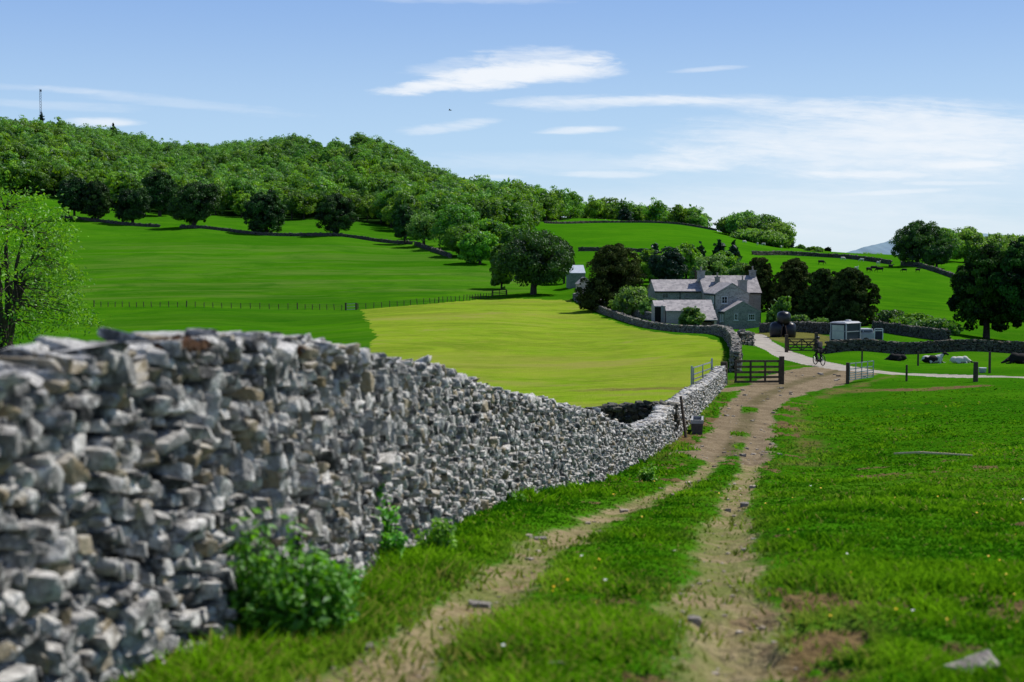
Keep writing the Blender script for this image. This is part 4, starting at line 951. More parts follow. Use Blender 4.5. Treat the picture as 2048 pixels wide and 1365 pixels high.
def plant(px, py, wpx, hpx, n, leaf, label, seed, name='wall_plant', dx=0.0):
    r = np.random.default_rng(seed); loc = hit(px, py); Y = loc.y; W = wpx / FPX * Y; H = hpx / FPX * Y
    t = empty(name, loc); tag(t, label, 'plant'); mb = MB(); P = []; N = []
    ns = max(7, int(n / 30))
    for k in range(ns):
        a = r.uniform(0, 6.28); q = math.sqrt(r.uniform(0, 1)) * 0.5; bx, by = math.cos(a) * q * W * 0.7, math.sin(a) * q * W * 0.45
        hh = H * r.uniform(0.35, 1.0) * (1 - 0.6 * q * q * 2) * (1.12 - 0.75 * (bx / W + 0.35) if name == 'bramble' else 1); ex, ey = bx * r.uniform(1.1, 1.7), by * r.uniform(1.0, 1.4)
        mb.tube([(bx, by, -0.03), ((bx + ex) / 2, (by + ey) / 2, hh * 0.55), (ex, ey, hh)], [0.006, 0.005, 0.002], 5)
        m = n // ns
        f = r.uniform(0.15, 1.0, m); p = np.stack([bx + (ex - bx) * f, by + (ey - by) * f, hh * f], 1)
        of = rdirs(r, m) * np.array([1, 1, 0.4]) * (leaf * 1.6); P.append(p + of); N.append(of / np.linalg.norm(of, axis=1, keepdims=True) * 0.5 + np.array([0, -0.1, 0.8]) + r.normal(0, 0.35, (m, 3)))
    P = np.concatenate(P); N = np.concatenate(N); N /= np.linalg.norm(N, axis=1, keepdims=True)
    V, F = leaf_quads(P, N, leaf * r.uniform(0.6, 1.3, len(P)), r, 0.55)
    link('foliage', mesh_np('foliage', V, F, M_nettle, {'tint': np.repeat(np.clip(r.normal(0.5, 0.25, len(P)), 0, 1), 4)}), t)
    mb.build('stem', M_stem, t)
plant(552, 1285, 350, 330, 4200, 0.030, 'big bright green bramble clump against the near wall', 1, 'bramble')
plant(640, 1215, 150, 120, 1000, 0.024, 'low nettles in front of the bramble spreading from the wall foot', 2)
plant(746, 1132, 130, 170, 1500, 0.026, 'upright nettle clump at the wall foot right of the bramble', 3)
plant(868, 1108, 95, 85, 480, 0.026, 'thin sparse plant at the wall foot beyond the nettle clump', 4)
plant(1296, 962, 40, 36, 420, 0.05, 'small green weed tuft at the far foot of the long wall', 5)
plant(1030, 1004, 60, 22, 160, 0.03, 'low weeds with rusty leaves at the wall foot', 6)
M_rock = stone_mat('track_rock', (0.25, 0.225, 0.20), (0.38, 0.355, 0.32), (0.10, 0.08, 0.065), (0.30, 0.22, 0.14))
def rock(px, py, wpx, hpx, label, seed, tilt=0.0):
    r = np.random.default_rng(seed); p = hit(px, py); x, y = p.x, p.y; W = wpx / FPX * y; H = hpx / FPX * y
    V, F = T_HI[0][seed % 26], T_HI[1]; V = V * np.array([W / 2, W * 0.32, H * 0.62]); a = tilt; V = np.stack([V[:, 0] * math.cos(a) - V[:, 2] * math.sin(a), V[:, 1], V[:, 0] * math.sin(a) + V[:, 2] * math.cos(a)], 1)
    z = float(gsample(np.array([x]), np.array([y]), GZ)[0])
    o = link('rock', mesh_np('rock', V, F, M_rock, {'rnd': np.full(len(V), 0.75), 'rnd2': np.full(len(V), 0.3)}), None, (x, y, z + H * 0.25)); o.rotation_euler = (0, 0, r.uniform(-0.4, 0.4))
    tag(o, label, 'rock')
rock(1945, 1345, 105, 26, 'large flat pale rock in the grass at the lower right', 4, 0.16)
rock(1388, 1222, 30, 16, 'whitish stone at the left edge of the right rut', 7)
rock(1110, 1332, 36, 15, 'pinkish stone in the grass between the ruts at the bottom', 9)
rock(960, 1190, 46, 13, 'flat stone sticking out of the left rut', 12)
rock(738, 1286, 22, 14, 'small pale stone left of the left rut near the bottom', 14)
rock(1488, 1008, 16, 10, 'small round stone on the right rut where it leaves the track', 3)
rock(1082, 1072, 26, 8, 'flat pale stone beside the left rut half way up', 5)
rock(1456, 1012, 14, 8, 'dark small stone in the middle of the right rut', 6)
rock(1508, 1066, 16, 14, 'brown stone on the right edge of the right rut', 8)
rock(1486, 906, 12, 6, 'small dark stone lying on the broad dirt track', 10)
M_moss = plain('rusty_moss', (0.16, 0.075, 0.04), (0.09, 0.05, 0.025), 30, 1.0, bump=0.8)
def moss(px, py, Y, w, seed):
    r = np.random.default_rng(seed); c = at(px, py, Y); n = 500; d = rdirs(r, n); P = d * np.array([w, 0.16, 0.045]) * r.uniform(0.6, 1, (n, 1)) ** 0.5; N = d
    ang = math.atan2(P_[180, 1] - P_[150, 1], P_[180, 0] - P_[150, 0])
    V, F = leaf_quads(P, N, 0.022 * r.uniform(0.6, 1.4, n), r, 0.7)
    V = np.stack([V[:, 0] * math.cos(ang) - V[:, 1] * math.sin(ang), V[:, 0] * math.sin(ang) + V[:, 1] * math.cos(ang), V[:, 2]], 1) + np.array(c)
    o = link('moss', mesh_np('moss', V, F, M_moss), NWALL); o['label'] = 'rust-brown moss cushion on the wall top'
moss(352, 692, 6.95, 0.32, 1); moss(560, 700, 8.3, 0.12, 2)

def gravel():
    r = np.random.default_rng(17); V = []; F = []; R1 = []; off = 0; T, TF = T_LO
    n = 5200; D = np.exp(r.uniform(math.log(5.5), math.log(85), n)); A = r.uniform(-0.25, 0.28, n); X = np.sin(A) * D; Y = np.cos(A) * D
    dm = gsample(X, Y, A_dirt); rm = gsample(X, Y, A_rut); k = r.random(n) < np.clip(0.4 * rm + 0.95 * dm, 0, 1) * (0.35 + fbm(X * 1.2, Y * 0.8, 66)); X, Y, D = X[k], Y[k], D[k]; Z = gsample(X, Y, GZ)
    for i in range(len(X)):
        s = (0.004 + 0.0007 * D[i]) * r.lognormal(0.0, 0.5); v = T[int(r.integers(0, len(T)))] * np.array([s, s * r.uniform(.6, 1), s * .5]); a = r.uniform(0, 6.28); c, q = math.cos(a), math.sin(a)
        v = np.stack([v[:, 0] * c - v[:, 1] * q, v[:, 0] * q + v[:, 1] * c, v[:, 2]], 1) + np.array([X[i], Y[i], Z[i] + s * .15]); V.append(v); F.append(TF + off); off += len(v); R1.append(np.full(len(v), r.uniform(0.2, 1)))
    m, g = new_mat('track_gravel'); c = g.mix(g.attr('rnd'), (0.13, 0.10, 0.075), (0.48, 0.42, 0.34)); g.out(g.bsdf(c, 0.9, None, 0, 0.1))
    tag(link('gravel', mesh_np('gravel', np.concatenate(V), np.concatenate(F), m, {'rnd': np.concatenate(R1)})), 'loose pale gravel and pebbles strewn along the dirt track and ruts', 'gravel', None, 'stuff')
gravel()
# ------------------------------------------------------------------ buildings
def masonry(name, c1, c2, joint, sc=2.6):
    m, g = new_mat(name); P = g.obj()
    mp = g.n('ShaderNodeMapping'); g.put(mp.inputs[0], P); mp.inputs['Scale'].default_value = (1.0, 1.0, 1.9)
    v = g.n('ShaderNodeTexVoronoi'); v.inputs['Scale'].default_value = sc; g.put(v.inputs['Vector'], mp.outputs[0])
    ve = g.n('ShaderNodeTexVoronoi', feature='DISTANCE_TO_EDGE'); ve.inputs['Scale'].default_value = sc; g.put(ve.inputs['Vector'], mp.outputs[0])
    sp = g.n('ShaderNodeSeparateXYZ'); g.put(sp.inputs[0], v.outputs['Color'])
    c = g.mix(sp.outputs[0], c1, c2); c = g.mix(g.math('MULTIPLY', g.noise(P, 0.5, 4), 0.6), c, tuple(k * 0.55 for k in c2)); c = g.mix(g.rng(ve.outputs['Distance'], 0.02, 0.07, 0.8, 0), c, joint)
    c = g.mix(g.rng(g.noise(P, 6, 4), 0.45, 0.8, 0, 0.5), c, tuple(k * 1.3 for k in c1))
    g.out(g.bsdf(c, 0.92, g.bump(ve.outputs['Distance'], 0.6, 0.06), 0, 0.15)); return m
def slates(name, c1, c2, lich):
    m, g = new_mat(name); P = g.obj(); sp = g.n('ShaderNodeSeparateXYZ'); g.put(sp.inputs[0], P)
    mp = g.n('ShaderNodeMapping'); g.put(mp.inputs[0], P); mp.inputs['Scale'].default_value = (2.2, 2.2, 4.5)
    v = g.n('ShaderNodeTexVoronoi', distance='MANHATTAN'); v.inputs['Scale'].default_value = 1.0; g.put(v.inputs['Vector'], mp.outputs[0])
    s2 = g.n('ShaderNodeSeparateXYZ'); g.put(s2.inputs[0], v.outputs['Color'])
    c = g.mix(s2.outputs[0], c1, c2); c = g.mix(g.rng(g.noise(P, 1.6, 5, 0.7), 0.5, 0.75, 0, 0.7), c, lich)
    c = g.mix(g.rng(g.noise(P, 9, 3), 0.55, 0.75, 0, 0.5), c, tuple(k * 0.4 for k in c1))
    g.out(g.bsdf(c, 0.8, g.bump(s2.outputs[1], 0.4, 0.03), 0, 0.3)); return m
M_mas = masonry('house_stone', (0.47, 0.435, 0.395), (0.21, 0.20, 0.19), (0.46, 0.44, 0.41))
M_masg = masonry('extension_stone', (0.31, 0.32, 0.28), (0.16, 0.17, 0.15), (0.33, 0.33, 0.3))
M_masp = masonry('barn_stone', (0.52, 0.44, 0.39), (0.36, 0.31, 0.275), (0.5, 0.44, 0.39))
M_slate = slates('slate_roof', (0.40, 0.365, 0.36), (0.22, 0.205, 0.21), (0.52, 0.49, 0.46))
M_white = plain('white_paint', (0.78, 0.78, 0.76), (0.66, 0.66, 0.64), 4, 0.5)
M_glass = plain('window_glass', (0.02, 0.025, 0.03), (0.01, 0.012, 0.015), 2, 0.12, spec=0.6)
M_pale = plain('pale_render', (0.36, 0.35, 0.33), (0.28, 0.27, 0.25), 3, 0.9)
M_pot = plain('chimney_pot_clay', (0.42, 0.37, 0.32), (0.3, 0.25, 0.2), 5, 0.8)
M_woodd = plain('weathered_wood', (0.105, 0.078, 0.052), (0.05, 0.038, 0.027), 7, 0.9, bump=0.3)
M_woodl = plain('bleached_wood', (0.85, 0.68, 0.42), (0.7, 0.52, 0.3), 9, 0.85)
M_galv = plain('galvanised_steel', (0.50, 0.52, 0.53), (0.34, 0.36, 0.37), 5, 0.45, 0.6)
M_shed = plain('shed_sheet', (0.55, 0.60, 0.66), (0.42, 0.47, 0.54), 2, 0.5)
M_dark = plain('dark_opening', (0.015, 0.014, 0.012), (0.008, 0.008, 0.007), 3, 1.0)  # doorway sheets in it paint the unlit inside as black
def gable(wall, roof, u0, u1, v0, v1, ze, zr, axis, z0=-1.2, oh=0.18, th=0.12, sides=(1, 1)):
    if axis == 'v':
        um = (u0 + u1) / 2
        wall.prism([(u0, v0, z0), (u1, v0, z0), (u1, v0, ze), (um, v0, zr), (u0, v0, ze)], (0, v0, 0), (0, v1, 0))
        k = (zr - ze) / (um - u0)
        for sg, ue in ((-1, u0 - oh), (1, u1 + oh)):
            if not sides[0 if sg < 0 else 1]: continue
            zz = ze - k * oh + 0.01; a, b = v0 - oh * 0.7, v1 + oh * 0.5
            p = [(ue, a, zz), (um, a, zr + 0.01), (um, b, zr + 0.01), (ue, b, zz)]
            roof.hexa(p + [(q[0], q[1], q[2] + th) for q in p])
    else:
        vm = (v0 + v1) / 2
        wall.prism([(u0, v0, z0), (u0, v1, z0), (u0, v1, ze), (u0, vm, zr), (u0, v0, ze)], (u0, 0, 0), (u1, 0, 0))
        k = (zr - ze) / (vm - v0)
        for sg, ve in ((-1, v0 - oh), (1, v1 + oh)):
            if not sides[0 if sg < 0 else 1]: continue
            zz = ze - k * oh + 0.01; a, b = u0 - oh * 0.6, u1 + oh * 0.6
            p = [(a, ve, zz), (b, ve, zz), (b, vm, zr + 0.01), (a, vm, zr + 0.01)]
            roof.hexa(p + [(q[0], q[1], q[2] + th) for q in p])
def window(root, c, w, h, face='-v', cols=2, rows=2, frame=None):
    """frame bars with a pane child, set on a wall plane; c is the centre of the opening"""
    f = MB(); p = MB(); t = 0.07
    def bx(mb, a, z, da, dz, off, th):
        if face == '-v': mb.box((c[0] + a, c[1] - off, c[2] + z), (da, th, dz))
        else: mb.box((c[0] - off, c[1] + a, c[2] + z), (th, da, dz))
    for s in (-1, 1): bx(f, s * (w - t) / 2, 0, t, h, 0.03, 0.09); bx(f, 0, s * (h - t) / 2, w - 2 * t, t, 0.03, 0.088)
    for i in range(1, cols): bx(f, -w / 2 + w * i / cols, 0, 0.04, h - 2 * t, 0.025, 0.07)
    for i in range(1, rows): bx(f, 0, -h / 2 + h * i / rows, w - 2 * t, 0.04, 0.027, 0.066)
    bx(f, 0, -h / 2 - 0.06, w + 0.2, 0.09, 0.06, 0.16)
    fo = f.build('window', frame or M_white, root); bx(p, 0, 0, w - 0.06, h - 0.06, 0.012, 0.03); p.build('pane', M_glass, fo); return fo
def chimney(root, u, v, z0, z1, w, d, pots, mat):
    c = MB(); c.box((u, v, (z0 + z1) / 2), (w, d, z1 - z0)); c.box((u, v, z1 - 0.08), (w + 0.14, d + 0.14, 0.16)); o = c.build('chimney', mat, root)
    for k in range(pots):
        px_ = u + (k - (pots - 1) / 2) * 0.34; m = MB(); m.lathe([(0.14, z1 - 0.02), (0.15, z1 + 0.1), (0.11, z1 + 0.2), (0.11, z1 + 0.5), (0.14, z1 + 0.52), (0.14, z1 + 0.6)], (px_, v, 0), 10); m.build('chimney_pot', M_pot, o)
# farmhouse with its long rear wing
HB = foot(1450, 199); HB.z = at(1450, 658, 199).z
hs_ = empty('farmhouse', HB, math.radians(7)); tag(hs_, 'grey stone farmhouse with slate roofs, tall chimneys and white sash windows at the lane end', 'farmhouse')
w = MB(); rf = MB(); gable(w, rf, -0.6, 7.9, 9, 15, 4.85, 7.2, 'u'); w.build('main_wall', M_masp, hs_); main_roof = rf.build('main_roof', M_slate, hs_)
w = MB(); rf = MB(); gable(w, rf, -0.55, 4.3, 3.0, 10.6, 4.8, 6.25, 'v', oh=0.14); w.build('wing_wall', M_mas, hs_); rf.build('wing_roof', M_slate, hs_)
w = MB(); rf = MB(); gable(w, rf, 0.0, 5.1, 0.0, 2.98, 2.35, 3.75, 'v', oh=0.12); w.build('extension_wall', M_masg, hs_); rf.build('extension_roof', M_slate, hs_)
w = MB(); rf = MB(); gable(w, rf, -7.6, -0.62, 10.5, 15.4, 5.05, 6.6, 'u'); w.build('rear_wing_wall', M_masg, hs_); rf.build('rear_wing_roof', M_slate, hs_)
ft = MB(); ft.bar((-0.55, 8.9, 4.95), (1.85, 10.8, 6.5), 0.14, 0.06); ft.build('valley_flashing', M_pale, hs_)
chimney(hs_, -0.35, 12.0, 6.4, 8.05, 1.0, 0.8, 1, M_mas); chimney(hs_, 1.75, 10.6, 5.8, 7.15, 0.62, 0.6, 1, M_masg); chimney(hs_, 7.5, 12.0, 6.4, 8.1, 0.85, 0.7, 1, M_mas); chimney(hs_, 4.0, 5.2, 3.6, 6.75, 1.15, 0.8, 1, M_pale)
window(hs_, (0.75, 3.0, 3.95), 0.85, 1.0); window(hs_, (1.6, 0.0, 1.65), 0.55, 0.9); window(hs_, (3.85, 0.0, 1.62), 0.95, 0.85, cols=3)
window(hs_, (-0.55, 4.1, 3.95), 0.62, 1.05, '-u', 2, 3); window(hs_, (-0.55, 5.4, 3.95), 0.62, 1.05, '-u', 2, 3); window(hs_, (0.0, 1.0, 1.5), 0.5, 0.9, '-u'); window(hs_, (0.0, 2.1, 1.4), 0.5, 1.0, '-u')
window(hs_, (-6.1, 10.5, 4.35), 0.9, 0.62, frame=M_pale); window(hs_, (-2.9, 10.5, 4.45), 0.45, 0.5, frame=M_pale)
b = MB(); b.box((3.25, 2.985, 3.75), (0.5, 0.05, 0.5)); b.build('blocked_window', M_pale, hs_)
for a, b_ in (((-0.72, 2.85, 4.66), (-0.72, 8.9, 4.66)), ((-7.7, 10.28, 4.92), (-0.75, 10.28, 4.92)), ((4.45, 8.78, 4.72), (8.0, 8.78, 4.72)), ((-0.14, -0.05, 2.2), (-0.14, 2.9, 2.2))):
    gt = MB(); gt.tube([a, b_], 0.07, 8); gt.build('gutter', M_dark, hs_)
for a, z in (((-0.66, 3.1), 4.6), ((-3.9, 10.4), 4.9), ((5.14, -0.06), 2.2)):
    gt = MB(); gt.tube([(a[0], a[1], -0.3), (a[0], a[1], z)], 0.05, 8); gt.build('drainpipe', M_dark, hs_)
lt = MB(); lt.box((1.6, -0.03, 2.2), (0.85, 0.08, 0.14)); lt.build('lintel', M_pale, hs_); lt = MB(); lt.box((3.85, -0.03, 2.16), (1.25, 0.08, 0.14)); lt.build('lintel', M_pale, hs_)
# low barn in front
BB = Vector((azx(1333, 187.5), 187.5, 0)); BB.z = zs(BB.x, BB.y)
bn = empty('stone_barn', BB, math.radians(0.5)); tag(bn, 'low stone barn with a slate roof sweeping down at one end before the farmhouse', 'barn')
_zr = at(1380, 602, 190).z - BB.z; _ze = at(1340, 622.5, 187.4).z - BB.z
w = MB(); rf = MB(); gable(w, rf, 0, 6.2, 0, 5.2, _ze, _zr, 'u'); w.build('wall', M_masp, bn); rf.build('roof', M_slate, bn)
_zc = at(1420, 642, 184.6).z - BB.z; rf = MB(); p = [(3.9, -2.7, _zc), (6.35, -2.7, _zc), (6.35, -0.16, _ze + 0.02), (3.9, -0.16, _ze + 0.02)]; rf.hexa(p + [(q[0], q[1], q[2] + 0.13) for q in p]); rf.build('catslide_roof', M_slate, bn)
w = MB(); w.box((4.05, -1.25, _ze / 2 - 0.6), (0.3, 2.4, _ze - 0.1)); w.box((6.1, -1.3, _ze / 2 - 0.7), (0.32, 2.4, _ze - 0.2)); w.build('porch_wall', M_masp, bn); w = MB(); w.box((5.1, -0.03, 0.9), (1.7, 0.05, 1.6)); w.build('doorway_shade', M_dark, bn)
an = foot(1309, 188.2); an_ = empty('lean_to_shed', (an.x, 188.2, BB.z)); tag(an_, 'small slate-roofed shed with a pale door post at the left end of the low barn', 'shed')
w = MB(); rf = MB(); gable(w, rf, 0, 1.42, 0.0, 4.0, at(1318, 614, 188).z - BB.z, at(1318, 603, 190).z - BB.z, 'u', oh=0.1); w.build('wall', M_masp, an_); rf.build('roof', M_slate, an_)
w = MB(); w.box((1.0, -0.06, 1.2), (0.22, 0.1, 2.2)); w.build('door_post', M_pale, an_); w = MB(); w.box((0.45, -0.02, 1.1), (0.8, 0.03, 2.0)); w.build('doorway_shade', M_dark, an_)
ss2 = foot(1158, 258); sh = empty('stone_shed', ss2, math.radians(3)); tag(sh, 'narrow stone shed with pale uprights where the lane bends behind the great sycamore', 'shed')
w = MB(); rf = MB(); gable(w, rf, 0, 2.4, 0, 6, 3.0, 4.1, 'v'); w.build('wall', M_masp, sh); rf.build('roof', M_slate, sh)
for k in (0.45, 1.45): w = MB(); w.box((k, -0.05, 1.3), (0.16, 0.1, 2.6)); w.build('door_post', M_pale, sh)
fs = foot(1140, 300); fsz = at(1150, 531, 300).z; mt = empty('farm_shed', (fs.x, 300, fs.z), 0.05); tag(mt, 'pale sheet-metal farm shed glimpsed between sycamore and yew', 'shed')
w = MB(); rf = MB(); gable(w, rf, 0, 3.2, 0, 9, (fsz - fs.z) - 1.7, fsz - fs.z - 0.1, 'u', oh=0.1); w.build('wall', M_masg, mt); rf.build('roof', M_shed, mt)
gw = MB(); A = foot(1524, 190); B = foot(1546, 186); gw.bar(A + Vector((0, 0, 0.25)), B + Vector((0, 0, 0.25)), 0.3, 1.1); o = gw.build('garden_wall', M_masg); tag(o, 'low dark wall with a pale coping joining the farmhouse corner to the bales', 'wall')
gw = MB(); gw.bar(A + Vector((0, 0, 0.86)), B + Vector((0, 0, 0.86)), 0.4, 0.13); gw.build('coping', M_pale, o)
tp = MB(); q = foot(1390.5, 226); tp.tube([(0, 0, -0.5), (0, 0, h_from(q, 540))], [0.16, 0.12], 8); o = empty('utility_pole', q); tag(o, 'bare wooden pole rising behind the long barn roof', 'pole'); tp.build('post', M_woodd, o); c = MB(); c.box((0, 0, h_from(q, 543)), (0.9, 0.1, 0.1)); c.build('crossarm', M_woodd, o)

# ------------------------------------------------------------------ gates, posts, fences
def gate(name, A, B, h, rails, label, style='bars', mat=None, posts=(True, True), ups=3, rw=0.09, postw=0.17, posth=None, lift=0.12, pmat=None, cat='gate'):
    A = Vector(A); B = Vector(B); t = empty(name, A); tag(t, label, cat); d = B - A; mat = mat or M_woodd
    fr = MB()
    for k in rails: fr.bar(d * 0.03 + Vector((0, 0, lift + k * (h - lift))), d * 0.97 + Vector((0, 0, lift + k * (h - lift))), rw * 0.5, rw)
    fr.build('rails', mat, t)
    for k in range(ups):
        f = 0.04 + 0.92 * k / max(1, ups - 1); p = d * f; u = MB(); off = Vector((d.y, -d.x, 0)).normalized() * rw * 0.5; u.bar(p + off + Vector((0, 0, lift - 0.02)), p + off + Vector((0, 0, h + 0.03)), rw * 0.95, rw * 0.5); u.build('upright', mat, t)
    if style == 'diamond':
        off = Vector((d.y, -d.x, 0)).normalized() * rw * 0.5
        for a, b in ((0.03, 0.5), (0.5, 0.97)):
            for z0, z1 in ((lift, h), (h, lift)):
                br = MB(); br.bar(d * a + off * (1.3 if z0 < z1 else 1.9) + Vector((0, 0, z0)), d * b + off * (1.3 if z0 < z1 else 1.9) + Vector((0, 0, z1)), 0.05, 0.08); br.build('brace', mat, t)
    for k, f in enumerate((-0.02, 1.02)):
        if posts[k]:
            m = MB(); p = d * f; hh = (posth or (h + 0.12, h + 0.12))[k]; m.box((p.x, p.y, hh / 2 - 0.25), (postw, postw, hh + 0.5)); m.build('post', pmat or M_woodd, t, bevel=0.015)
    return t
gA, gB = hit(1466, 769), hit(1561, 768)
gate('wooden_gate', gA, gB, 1.18, (0, 0.22, 0.46, 0.72, 1.0), 'dark wooden five-bar gate leading off the long wall beside the dirt track', ups=4, rw=0.11, posts=(False, True), postw=0.24)
gate('wooden_gate', hit(1574, 704), hit(1631, 704), 1.08, (0, 0.25, 0.5, 0.75, 1.0), 'dark wooden gate with diamond bracing beside the black bales', 'diamond', ups=3, rw=0.09, postw=0.26, posth=(1.45, 1.55))
hA = hit(1696, 768); hB = foot(1750, hA.y + 2.2); gate('metal_gate', hA, hB, 1.08, (0, 0.13, 0.27, 0.42, 0.66, 1.0), 'grey metal hurdle gate hung on a leaning post where track meets lane', mat=M_galv, ups=5, rw=0.05, posts=(True, False), postw=0.16, lift=0.2, posth=(1.15, 1.1))
pA = hit(1384, 786); pB = foot(1424, pA.y + 5); gate('metal_gate', pA, pB, 1.15, (0, 0.2, 0.4, 0.65, 1.0), 'pale galvanised gate standing in the hay field behind the long wall', mat=M_galv, pmat=M_galv, ups=3, rw=0.055, posts=(True, True), postw=0.09, lift=0.25)
gate('metal_gate', hit(692, 621), hit(712, 620), 1.1, (0, 0.5, 1.0), 'small field gate set in the wire fence at the corner of the hay field', mat=M_galv, ups=2, rw=0.09, postw=0.3, posth=(1.35, 1.3))
gate('wooden_gate', hit(985, 593), hit(1013, 591), 1.15, (0, 0.3, 0.6, 1.0), 'dark wooden gate in the shade under the left side of the sycamore', ups=3, rw=0.13, postw=0.2)
gate('wooden_hurdle', foot(1436, 186), foot(1456, 185), 0.8, (0, 0.5, 1.0), 'grey rail hurdle between the low barn and the farmhouse extension', mat=M_galv, ups=3, rw=0.07, postw=0.1, cat='hurdle')
def post(px, py, top, w, label, name='fence_post', lean=0.0, mat=None, Y=None, group=None):
    p = hit(px, py) if Y is None else foot(px, Y); h = h_from(p, top); m = MB()
    m.tube([(0, 0, -0.4), (lean * 0.5, 0, h * 0.5), (lean, 0, h)], [w * 0.55, w * 0.52, w * 0.48], 8); o = m.build(name, mat or M_woodd, None, loc=p); return tag(o, label, 'post', group)
post(1951, 764, 724, 0.26, 'thick dark strainer post at the far end of the lane verge')
post(1813, 763, 730, 0.12, 'thin post on the near verge of the lane, midway to the thick one')
post(1724, 724, 697, 0.12, 'post beyond the lane, close to the shaded wall and left of the cows')
post(1836, 732, 704, 0.14, 'post beyond the lane between the black cow and the one with a raised head')
post(1979, 747, 704, 0.15, 'tall post beyond the lane near the white tub')
q = Vector((azx(1448, 73), 73, zs(azx(1448, 73), 73))); post(1449, 0, 724, 0.36, 'stout square gatepost at the end of the long wall', 'gatepost', Y=72.6)
lp = MB(); p0 = Vector((azx(1375, 45.2), 45.2, zs(azx(1375, 45.2), 45.2))); t0 = at(1361.5, 793, 45.7) - p0; lp.tube([(0, 0, -0.2), tuple(t0)], [0.05, 0.045], 8); tag(lp.build('wooden_pole', M_woodd, None, loc=p0), 'thin dark pole leaning against the long wall next to the trough', 'pole')
sp = foot(1482, 117); sg = empty('lane_sign', sp); tag(sg, 'small dark sign arm on a short post by the shaded wall end', 'sign'); m = MB(); h = h_from(sp, 668); m.box((0, 0, h / 2 - 0.2), (0.09, 0.09, h + 0.4)); m.build('post', M_woodd, sg); m = MB(); m.box((0.24, -0.02, h - 0.08), (0.5, 0.05, 0.13)); m.build('sign_board', M_woodd, sg)
def fence(pts, spacing, h, label, first=0):
    P = [hit(*p, 100.0) for p in pts]; a = np.array(P); L = np.concatenate([[0], np.cumsum(np.hypot(*np.diff(a[:, :2], axis=0).T))]); n = int(L[-1] / spacing) + 1
    t = empty('wire_fence', P[0]); tag(t, label, 'fence'); pm = None; tops = []; rr = np.random.default_rng(n)
    for k in range(n):
        s = k * spacing; x = np.interp(s, L, a[:, 0]); y = np.interp(s, L, a[:, 1]); z = zs(x, y); hh = h * rr.uniform(0.9, 1.12)
        if pm is None:
            m = MB(); m.box((0, 0, h / 2 - 0.2), (0.115, 0.115, h + 0.4)); o = m.build('post', M_woodd, t); pm = o.data
        else: o = link('post', pm, t)
        o.location = (x - P[0].x, y - P[0].y, z - P[0].z); o.scale = (1.5, 1.5, hh / h * 1.1) if k % 12 == 0 else (1, 1, hh / h); o.rotation_euler = (rr.normal(0, 0.04), rr.normal(0, 0.05), 0); tops.append((x - P[0].x, y - P[0].y, z - P[0].z))
    m = MB()
    for f in (0.4, 0.65, 0.92): m.tube([(q[0], q[1], q[2] + h * f) for q in tops], 0.018, 4)
    m.build('wire', M_woodd, t)
fence([(188,614),(300,615),(450,617),(600,619),(688,621)], 1.72, 1.0, 'wire fence with thin dark posts running left from the small field gate')
fence([(716,619),(790,614),(860,608),(930,602),(984,596)], 1.45, 1.05, 'wire fence edging the hay field from the small gate to the sycamore')

# ------------------------------------------------------------------ farm things
tr = hit(1394, 866); t = empty('water_trough', tr, math.radians(-8)); tag(t, 'dark rectangular water trough with a pale rim beside the track', 'trough')
M_trough = plain('trough_concrete', (0.10, 0.09, 0.08), (0.06, 0.055, 0.05), 6, 0.9); M_rim = plain('trough_rim', (0.42, 0.43, 0.44), (0.3, 0.3, 0.3), 8, 0.6)
W_ = 0.40; H_ = 0.30; L_ = 1.3; m = MB()
m.hexa([(-W_/2*.86,0,-0.1),(W_/2*.86,0,-0.1),(W_/2*.86,L_,-0.1),(-W_/2*.86,L_,-0.1),(-W_/2,0,H_),(W_/2,0,H_),(W_/2,L_,H_),(-W_/2,L_,H_)]); m.build('body', M_trough, t)
m = MB(); r_ = 0.06
m.box((0, r_/2, H_+0.06), (W_+0.03, r_, 0.12)); m.box((0, L_-r_/2, H_+0.06), (W_+0.03, r_, 0.12)); m.box((-W_/2+r_/2, L_/2, H_+0.058), (r_, L_-2*r_, 0.116)); m.box((W_/2-r_/2, L_/2, H_+0.058), (r_, L_-2*r_, 0.116)); m.build('rim', M_rim, t)
m = MB(); m.box((0, L_/2, H_+0.02), (W_-2*r_-0.01, L_-2*r_-0.01, 0.03)); m.build('water', M_glass, t)
M_wrap = plain('black_bale_wrap', (0.006, 0.006, 0.009), (0.014, 0.014, 0.02), 3, 0.34, bump=0.5, spec=0.4)
def bale(x, y, z, R, H, label, seed):
    rr = np.random.default_rng(seed); prof = [(0.02, 0), (R*.8, 0.0), (R*.95, 0.10), (R*1.03, H*.3), (R*1.05, H*.5), (R*1.03, H*.68), (R*.93, H*.86), (R*.74, H*.97), (R*.42, H*1.04), (0.03, H*1.07)]
    m = MB(); m.lathe(prof, (0, 0, 0), 22); m.V = [(a*(1+rr.normal(0,.012)), b*(1+rr.normal(0,.012)), c+rr.normal(0,.012)) for a, b, c in m.V]
    tag(m.build('silage_bale', M_wrap, None, smooth=True, loc=(x, y, z)), label, 'bale', 'black wrapped silage bales')
bl = hit(1568, 675); 
bale(bl.x - 0.64, bl.y + 0.6, bl.z - 0.1, 0.64, 1.5, 'black wrapped bale on the ground, the left one of the pile', 1); bale(bl.x + 0.64, bl.y + 0.7, bl.z - 0.1, 0.64, 1.48, 'black wrapped bale on the ground, the right one of the pile', 2)
bale(bl.x + 0.08, bl.y + 0.65, bl.z + 1.30, 0.66, 1.15, 'black wrapped bale perched on top of the pile', 3)
